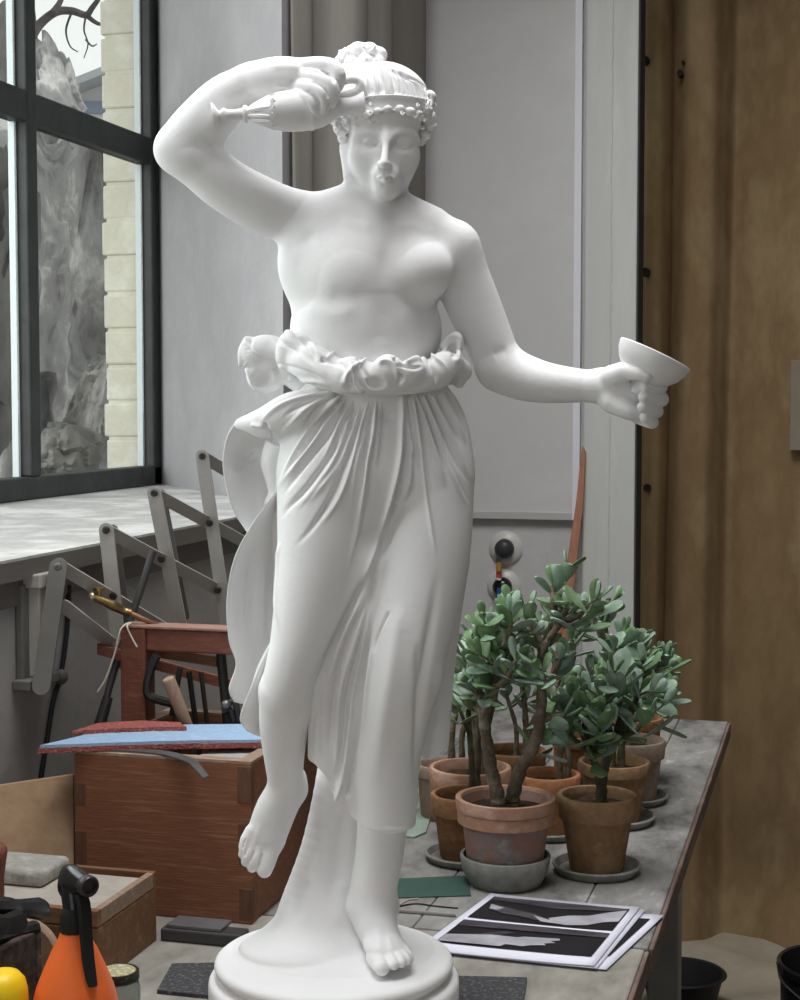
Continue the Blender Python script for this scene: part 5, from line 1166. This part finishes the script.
def wb(name, u0, u1, v0, v1, x0, x1, m):
    ya, yb = at_x(u0, 640, (x0 + x1) / 2)[1], at_x(u1, 640, (x0 + x1) / 2)[1]; za, zb_ = at_x((u0 + u1) / 2, v1, (x0 + x1) / 2)[2], at_x((u0 + u1) / 2, v0, (x0 + x1) / 2)[2]
    bm = bmesh.new(); add_box(bm, Vector((x0, ya, za)) - so_, Vector((x1, yb, zb_)) - so_); return bobj(name, bm, m, sa, bevel=.002)
wb('wall_plate', 19, 29, 584, 682, xw0, xw0 + .012, M_DGREY); wb('slide_rail', 31, 37, 580, 676, xw0, xw0 + .03, M_GREYP); wb('slide_rail', 41, 45, 590, 664, xw0, xw0 + .03, mat('pale_rail', L(176, 172, 160), .5))
wb('wall_plate', 30, 52, 572, 586, xw0, xw0 + .035, M_GREYP); wb('wall_plate', 20, 50, 676, 686, xw0, xw0 + .03, M_DGREY)
WX = lambda u, v, o_=.008: Vector(at_x(u, v, XW + o_))
cb = thing('power_cable', 'black cable with a round plug hanging beside the scissor arm', 'cable', WX(60, 676)); k0 = Vector(cb.location)
tubeo('cord', [WX(u, v) - k0 for u, v in ((69, 585), (67, 630), (61, 674), (53, 702), (48, 735), (43, 765), (38, 800), (30, 835))], .0042, M_BLACKR, cb)
bm = bmesh.new(); bmesh.ops.create_uvsphere(bm, u_segments=14, v_segments=10, radius=.0125, matrix=Matrix.Translation(WX(60.5, 677, .014) - k0)); bobj('plug', bm, mat('grey_plug', L(92, 90, 88), .6), cb, True)
# ---- plywood sheet, small box, brick
pw = [Vector((*at_d(u, 800, d)[:2], TZ + .0005)) for u, d in ((-45, 2.2), (73, 2.27))]
bm = bmesh.new(); tv_ = [D(-45, 792, 2.26), D(73, 775, 2.33)]; add_poly_prism(bm, [pw[0], pw[1], tv_[1], tv_[0]], Vector(Fv) * .009); tag(bobj('plywood_sheet', bm, wood('plywood', L(168, 140, 112), L(156, 128, 100), L(178, 150, 122), (2, 2, 2), 6), bevel=.001), 'tan plywood sheet leaning left of the big chest', 'sheet')
BR, BF = on_t(157, 940), on_t(94, 986); bx1 = BR.x; by0, by1 = BF.y, BR.y; bx0 = bx1 - .235; bz = at_y(157, 871, by1)[2]
sb = thing('small_box', 'small brown wooden box with a dusty sliding lid holding a grey block', 'box', ((bx0 + bx1) / 2, (by0 + by1) / 2, TZ)); so2 = Vector(sb.location)
h_ = bz - TZ; zl = TZ + h_ * .77
cbox('body', (bx0, by0, TZ), (bx1, by1, zl), M_BOXW, sb, so2, .002)
for lo, hi in (((bx0, by0), (bx1, by0 + .012)), ((bx0, by1 - .009), (bx1, by1)), ((bx0, by0 + .012), (bx0 + .009, by1 - .009)), ((bx1 - .010, by0 + .012), (bx1, by1 - .009))): cbox('lid_frame', (*lo, zl + .001), (*hi, bz), M_RIM if hi[0] - lo[0] < .02 else M_BOXW, sb, so2, .001)
cbox('sliding_lid', (bx0 + .009, by0 + .012, zl), (bx1 - .010, by1 - .026, bz - .003), M_LID, sb, so2, .001)
zt_ = bz - .003; b0_, b1_ = at_z(42, 889, zt_), at_z(68, 871, zt_); bm = bmesh.new()
add_box(bm, (b0_[0] - .10, b0_[1], zt_), (b0_[0], b1_[1], zt_ + .0225))
bmesh.ops.bevel(bm, geom=bm.edges[:], offset=.0075, segments=4, affect='EDGES', profile=.5)
br_ = bobj('stone_block', bm, mat('grey_stone_block', L(176, 174, 168), .9, .1, var=(L(152, 150, 144), L(190, 188, 182)), scale=26, bump=.5, bscale=60), smooth=True)
tag(br_, 'rounded grey stone block lying on the lid of the small box', 'block')
# ---- flat steel bars in front of the chest
pa = on_t(158, 941); pb = on_t(243, 947)
bm = bmesh.new(); add_box(bm, (pa.x + .003, pa.y, TZ + .0003), (pb.x, pa.y + .034, TZ + .018)); tag(bobj('steel_bar', bm, mat('dark_steel_bar', L(84, 82, 82), .5, .4, .4, var=L(68, 66, 66), scale=14), bevel=.003), 'dark square steel bar lying along the foot of the chest', 'bar')
bm = bmesh.new(); add_box(bm, (pa.x + .012, pa.y + .004, TZ + .0183), (pb.x - .03, pa.y + .044, TZ + .0235)); tag(bobj('steel_plate', bm, mat('grey_steel_plate', L(128, 128, 130), .45, .4, .5, var=L(108, 108, 110), scale=14), bevel=.001), 'thin grey steel plate lying on the dark steel bar', 'plate')
# ---- dark crate with black tools at the far left
c1 = D(42, 950, 1.85); kx1 = c1.x; ky1 = c1.y; kz = D(42, 927, 1.85).z
ct = thing('dark_crate', 'dark paint-spotted wooden crate at the left edge full of black tools', 'crate', (kx1 - .1, ky1 - .1, TZ)); k0 = Vector(ct.location)
M_CRATE = mat('spotted_dark_wood', L(76, 62, 58), .7, .2, var=(L(62, 50, 46), L(88, 74, 68), L(96, 82, 76), L(200, 192, 186)), scale=46, detail=3, lo=.3, hi=.8, bump=.1)
for lo, hi in (((kx1 - .2, ky1 - .014), (kx1, ky1)), ((kx1 - .2, ky1 - .2), (kx1, ky1 - .186)), ((kx1 - .2, ky1 - .186), (kx1 - .186, ky1 - .014)), ((kx1 - .014, ky1 - .186), (kx1, ky1 - .014))): cbox('panel', (*lo, TZ), (*hi, kz), M_CRATE, ct, k0)
cbox('bottom', (kx1 - .186, ky1 - .186, TZ + .001), (kx1 - .014, ky1 - .014, TZ + .012), M_CRATE, ct, k0)
def grip(label, a, b, w_, h2, m):
    p, q_ = Vector(a), Vector(b); ax = (q_ - p).normalized(); s_ = ax.cross(Vector((0, 0, 1))).normalized(); bm = bmesh.new(); L_ = (q_ - p).length; g = []
    for t, f in ((0, .7), (.03, .95), (.5, 1), (.6, .9), (.64, .8), (.7, .82), (.93, 1.05), (1, .85)):
        c_ = p + ax * (L_ * t); g.append([bm.verts.new(c_ + s_ * (w_ * f * math.cos(k * .785)) + Vector((0, 0, h2 * f * math.sin(k * .785)))) for k in range(8)])
    for x, y in zip(g[:-1], g[1:]):
        for k in range(8): bm.faces.new((x[k], x[(k + 1) % 8], y[(k + 1) % 8], y[k]))
    bm.faces.new(g[0]); bm.faces.new(g[-1]); return tag(bobj('tool_grip', bm, m, None, True), label, 'tool')
grip('black tool grip topmost on the dark crate reaching towards the spray bottle', D(-40, 906, 1.72), D(45, 909, 1.82), .011, .013, M_BLACK)
grip('black tool grip lower in front on the dark crate', D(-30, 931, 1.68), D(20, 921, 1.78), .012, .014, M_BLACKR)
grip('rough dark tool lying under the two black grips', D(-26, 944, 1.78), D(37, 927, 1.845), .009, .009, mat('rough_black', L(36, 35, 34), .9, .1, var=L(60, 58, 56), scale=50))
dk = D(46, 946, 1.93); bm = bmesh.new(); r_ = .052; add_lathe(bm, [(0, 0), (r_ * .95, 0), (r_, .003), (r_, .012), (r_ * .95, .015), (0, .015)], 40, Matrix.Translation((dk.x - .03, dk.y, TZ + r_ + .001)) @ Matrix.Rotation(YAW - .2, 4, 'Z') @ Matrix.Rotation(math.pi / 2, 4, 'X'))
tag(bobj('wooden_disc', bm, wood('pale_disc_wood', L(170, 146, 120), L(150, 126, 102), L(180, 156, 132), (2, 2, 2), 9), None, True), 'tan wooden disc standing on edge behind the dark crate', 'disc')
bp = at_d(-6, 900, 1.95); bm = bmesh.new(); add_lathe(bm, [(0, 0), (.02, 0), (.021, .01), (.014, .03), (.0125, .1), (.013, .15), (.016, .172), (.0175, .18), (.016, .187), (.012, .1905), (0, .192)], 24, Matrix.Translation((bp[0], bp[1], TZ)))
tag(bobj('turned_post', bm, M_RED, None, True), 'turned brown wooden post cut by the left edge of the photo', 'post')
# ---- spray bottle
SP = D(74, 900, 1.6); sp = thing('spray_bottle', 'orange spray bottle with a black trigger head', 'spray bottle', (SP.x, SP.y, TZ)); mpx = 1.6 / FPX
zc = D(74, 930, 1.6).z - TZ
bm = bmesh.new(); add_lathe(bm, [(0, 0), (.040, 0), (.044, .004), (.045, .02), (.045, zc - .095), (.0435, zc - .075), (.039, zc - .058), (.031, zc - .038), (.023, zc - .02), (.0165, zc - .008), (.0145, zc - .002), (.0135, zc), (0, zc)], 48); bobj('bottle', bm, mat('orange_plastic', L(236, 112, 50), .45, .4, var=L(228, 102, 42), scale=8), sp, True)
bm = bmesh.new(); n = 48; rings = []
for z_, r_ in ((zc - .001, .0138), (zc, .0147), (zc + .004, .0147), (zc + .016, .0135), (zc + .019, .0128), (zc + .024, .0105)):
    rings.append([bm.verts.new((r_ * (1 + (.035 if k % 4 < 2 and r_ > .0132 else 0)) * math.cos(2 * math.pi * k / n), r_ * (1 + (.035 if k % 4 < 2 and r_ > .0132 else 0)) * math.sin(2 * math.pi * k / n), z_)) for k in range(n)])
for a, b in zip(rings[:-1], rings[1:]):
    for k in range(n): bm.faces.new((a[k], a[(k + 1) % n], b[(k + 1) % n], b[k]))
bm.faces.new(rings[0]); bm.faces.new(rings[-1]); bobj('screw_collar', bm, M_BLACKR, sp, True)
hd = Vector(Rv) * .62 - Vector(Fv) * .78; hd.normalize(); hs2 = hd.cross(Vector((0, 0, 1))).normalized()      # nozzle towards the camera and right
def hloc(f, z, s_=0.0): return hd * f + hs2 * s_ + Vector((0, 0, zc + z))
bm = bmesh.new(); g = []
for f, z, ry, rz in ((-.022, .040, .004, .006), (-.021, .042, .008, .013), (-.015, .046, .0105, .0185), (-.004, .0505, .011, .017), (.010, .0525, .0105, .0135), (.02, .053, .0098, .0115), (.026, .053, .0098, .0105)):
    g.append([bm.verts.new(hloc(f, z) + hs2 * (ry * math.cos(2 * math.pi * k / 16)) + Vector((0, 0, rz * math.sin(2 * math.pi * k / 16)))) for k in range(16)])
for a, b in zip(g[:-1], g[1:]):
    for k in range(16): bm.faces.new((a[k], a[(k + 1) % 16], b[(k + 1) % 16], b[k]))
bm.faces.new(g[0]); bm.faces.new(g[-1]); bobj('spray_head', bm, M_BLACK, sp, True)
bm = bmesh.new(); g = []
for z_, rf, rs_, f0 in ((.020, .0115, .0105, 0), (.03, .0125, .0108, -.003), (.04, .0125, .0108, -.005), (.05, .011, .0105, -.006)):
    g.append([bm.verts.new(hloc(f0 + rf * math.cos(2 * math.pi * k / 16), z_, rs_ * math.sin(2 * math.pi * k / 16))) for k in range(16)])
for a, b in zip(g[:-1], g[1:]):
    for k in range(16): bm.faces.new((a[k], a[(k + 1) % 16], b[(k + 1) % 16], b[k]))
bm.faces.new(g[0]); bm.faces.new(g[-1]); bobj('neck', bm, M_BLACK, sp, True)
bm = bmesh.new(); q_ = Matrix.Translation(hloc(.025, .053)) @ Vector((0, 0, 1)).rotation_difference(hd).to_matrix().to_4x4()
add_lathe(bm, [(0, 0), (.0102, 0), (.0108, .002), (.0108, .009), (.0095, .011), (.0075, .011), (.0065, .007), (.002, .007), (0, .0065)], 24, q_); bobj('nozzle', bm, mat('dark_nozzle', L(44, 40, 40), .4, .5), sp, True)
bm = bmesh.new(); g = []
for f, z, ws, wf in ((.016, .042, .007, .004), (.022, .034, .0075, .0035), (.025, .02, .0075, .003), (.027, .0, .0072, .003), (.031, -.022, .007, .0028), (.037, -.041, .0062, .0026), (.04, -.047, .005, .002)):
    g.append([bm.verts.new(hloc(f + wf * b_, z, ws * a_)) for a_, b_ in ((-1, -.6), (-.7, 1), (.7, 1), (1, -.6), (.5, -1), (-.5, -1))])
for a, b in zip(g[:-1], g[1:]):
    for k in range(6): bm.faces.new((a[k], a[(k + 1) % 6], b[(k + 1) % 6], b[k]))
bm.faces.new(g[0]); bm.faces.new(g[-1]); bobj('trigger', bm, M_BLACKR, sp, True)
# ---- yellow bottle, jar
yp = D(2, 985, 1.58); yt_ = thing('yellow_bottle', 'bright yellow rounded plastic bottle in the lower left corner', 'bottle', (yp.x, yp.y, TZ)); yz = D(4, 970, 1.58).z - TZ
bm = bmesh.new(); add_lathe(bm, [(0, 0), (.024, 0), (.026, .003), (.026, yz - .03), (.0255, yz - .02), (.023, yz - .01), (.017, yz - .003), (.008, yz), (0, yz)], 36); bobj('bottle', bm, mat('yellow_plastic', L(244, 206, 30), .4, .45, var=L(236, 194, 22), scale=9), yt_, True)
jp = D(118, 985, 1.83); jr = thing('glass_jar', 'small glass jar with a dark rimmed patterned lid beside the spray bottle', 'jar', (jp.x, jp.y, TZ)); jz = D(119, 972, 1.83).z - TZ
bm = bmesh.new(); add_lathe(bm, [(0, 0), (.022, 0), (.0235, .003), (.0235, jz - .018), (.0215, jz - .011), (.020, jz - .009), (.020, jz - .002), (.0185, jz - .002), (.0185, jz - .011), (.0218, jz - .02), (.0218, .004), (0, .004)], 40); [setattr(v_, 'co', Vector((v_.co.x * 1.1, v_.co.y * 1.1, v_.co.z))) for v_ in bm.verts]; bobj('glass', bm, mat('jar_glass', L(214, 218, 214), .08, .5, trans=.85, ior=1.3), jr, True)
bm = bmesh.new(); add_lathe(bm, [(.0205, jz - .0085), (.0222, jz - .0085), (.0226, jz - .007), (.0226, jz + .001), (.0216, jz + .0026), (.020, jz + .0026), (.019, jz + .0016), (0, jz + .0016), (0, jz - .001), (.0205, jz - .001)], 40, cap=False); [setattr(v_, 'co', Vector((v_.co.x * 1.1, v_.co.y * 1.1, v_.co.z))) for v_ in bm.verts]; bobj('lid', bm, mat('black_lid', L(40, 38, 36), .4, .4, var=(L(34, 32, 30), L(56, 54, 30), L(120, 116, 50)), scale=120, detail=2, lo=.45, hi=.75), jr, True)
bm = bmesh.new(); add_lathe(bm, [(0, jz + .0017), (.0188, jz + .0017), (.0186, jz + .0022), (0, jz + .0024)], 40); [setattr(v_, 'co', Vector((v_.co.x * 1.1, v_.co.y * 1.1, v_.co.z))) for v_ in bm.verts]; bobj('lid_picture', bm, mat('patterned_lid', L(176, 174, 160), .4, .4, var=(L(150, 146, 120), L(196, 186, 110), L(206, 206, 202)), scale=160, detail=2, lo=.35, hi=.65), jr, True)

# ------------------------------------------------------------------ BACK WALL FITTINGS, RIGHT SIDE
M_ROSE = mat('white_ceramic', L(206, 206, 200), .3, .4)
wf = thing('wall_socket', 'round white wall fitting with a black cap joined by a striped cord', 'wall fitting', at_y(506, 550, YB - .002)); k0 = Vector(wf.location)
def wfl(name, u, v, prof, m, off=0.0):
    bm = bmesh.new(); add_lathe(bm, prof, 32, Matrix.Translation(Vector(at_y(u, v, YB - .001 - off)) - k0) @ Matrix.Rotation(math.pi / 2, 4, 'X')); return bobj(name, bm, m, wf, True)
s_ = at_d(506, 550, 1)[0]; kk = 4.55 / FPX
for u, v in ((506, 548), (504, 586)):
    wfl('rose', u, v, [(0, 0), (17 * kk, 0), (17.5 * kk, .004), (15 * kk, .012), (11 * kk, .016), (10.5 * kk, .02), (0, .02)], M_ROSE)
    wfl('cap', u, v, [(0, .015), (9.5 * kk, .015), (10 * kk, .02), (9.4 * kk, .036), (6 * kk, .046), (0, .048)], mat('dark_cap', L(62, 62, 64), .4, .4) if v < 560 else M_BLACK)
for k, (c_, va, vb) in enumerate(((L(70, 74, 84), 557, 562), (L(186, 138, 60), 562, 571), (L(150, 50, 44), 571, 574), (L(196, 70, 60), 574, 577.5), (L(226, 220, 212), 577.5, 580), (L(60, 84, 160), 588, 598))):
    tubeo('cord_ring', [Vector(at_y(499 + (0 if va < 585 else .5), va, YB - .05)) - k0, Vector(at_y(498.6, vb, YB - .05)) - k0], .0075, mat('cord_ring_%s' % 'abcdef'[k], c_, .5), wf, 12)
# reddish stick leaning in the corner of the pillar
fb = at_y(556, 690, YB - .12); bm = bmesh.new()
pts = [at_y(583, 446, YB - .036), at_y(586, 452, YB - .036), at_y(584, 500, YB - .05), at_y(575, 580, YB - .07), at_y(566, 660, YB - .09), at_y(553, 780, YB - .13), at_y(538, 780, YB - .13), at_y(554, 660, YB - .09), at_y(565, 580, YB - .07), at_y(577, 500, YB - .05), at_y(581, 460, YB - .036)]
add_poly_prism(bm, [Vector(p) for p in pts], (0, -.012, 0))
lowz = min(v_.co.z for v_ in bm.verts)
for v_ in bm.verts:
    if v_.co.z < lowz + .01: v_.co.z = .002; v_.co.x -= .18
tag(bobj('wooden_stick', bm, wood('raw_red_wood', L(190, 138, 112), L(172, 120, 96), L(200, 150, 124), (6, 6, 1), 6)), 'pointed reddish wooden stick leaning against the pillar above the plants', 'stick')
# basin and bucket on the floor
q_ = at_z(682, 985, .08); bs = thing('plastic_basin', 'low black basin on the floor right of the table', 'basin', (q_[0], q_[1], .031)); R_b = .112
bm = bmesh.new(); add_lathe(bm, [(0, 0), (R_b * .72, 0), (R_b * .78, .006), (R_b * .94, .075), (R_b, .078), (R_b + .004, .082), (R_b, .086), (R_b * .93, .084), (R_b * .76, .012), (0, .01)], 48); bobj('bowl', bm, mat('black_basin', L(44, 44, 46), .5, .35), bs, True)
q_ = D(836, 962, 3.3); bk_ = thing('black_bucket', 'black bucket cut by the right edge of the photo', 'bucket', (q_[0], q_[1], 0)); bz2 = q_[2]
bm = bmesh.new(); add_lathe(bm, [(0, 0), (.096, 0), (.1, .004), (.115, bz2 - .02), (.12, bz2 - .018), (.122, bz2 - .004), (.119, bz2), (.113, bz2 - .002), (.11, bz2 - .02), (.096, .012), (0, .01)], 48); bobj('bucket', bm, M_BLACK, bk_, True)
tubeo('bail_handle', [(-.12, 0, bz2 - .012), (-.1, -.06, bz2 - .04), (0, -.125, bz2 - .07), (.1, -.06, bz2 - .04), (.12, 0, bz2 - .012)], .003, M_IRON, bk_, 8)
p0, p1 = at_y(790, 450, YC - .09), at_y(830, 360, YC - .09); bm = bmesh.new(); add_box(bm, (p0[0], YC - .13, p0[2]), (p1[0], YC - .096, p1[2])); tag(bobj('notice_board', bm, mat('grey_sheet_metal', L(132, 122, 108), .6, .3, var=L(120, 110, 96), scale=9), bevel=.002), 'flat grey-brown plate hanging on the tan curtain at the right edge', 'plate')
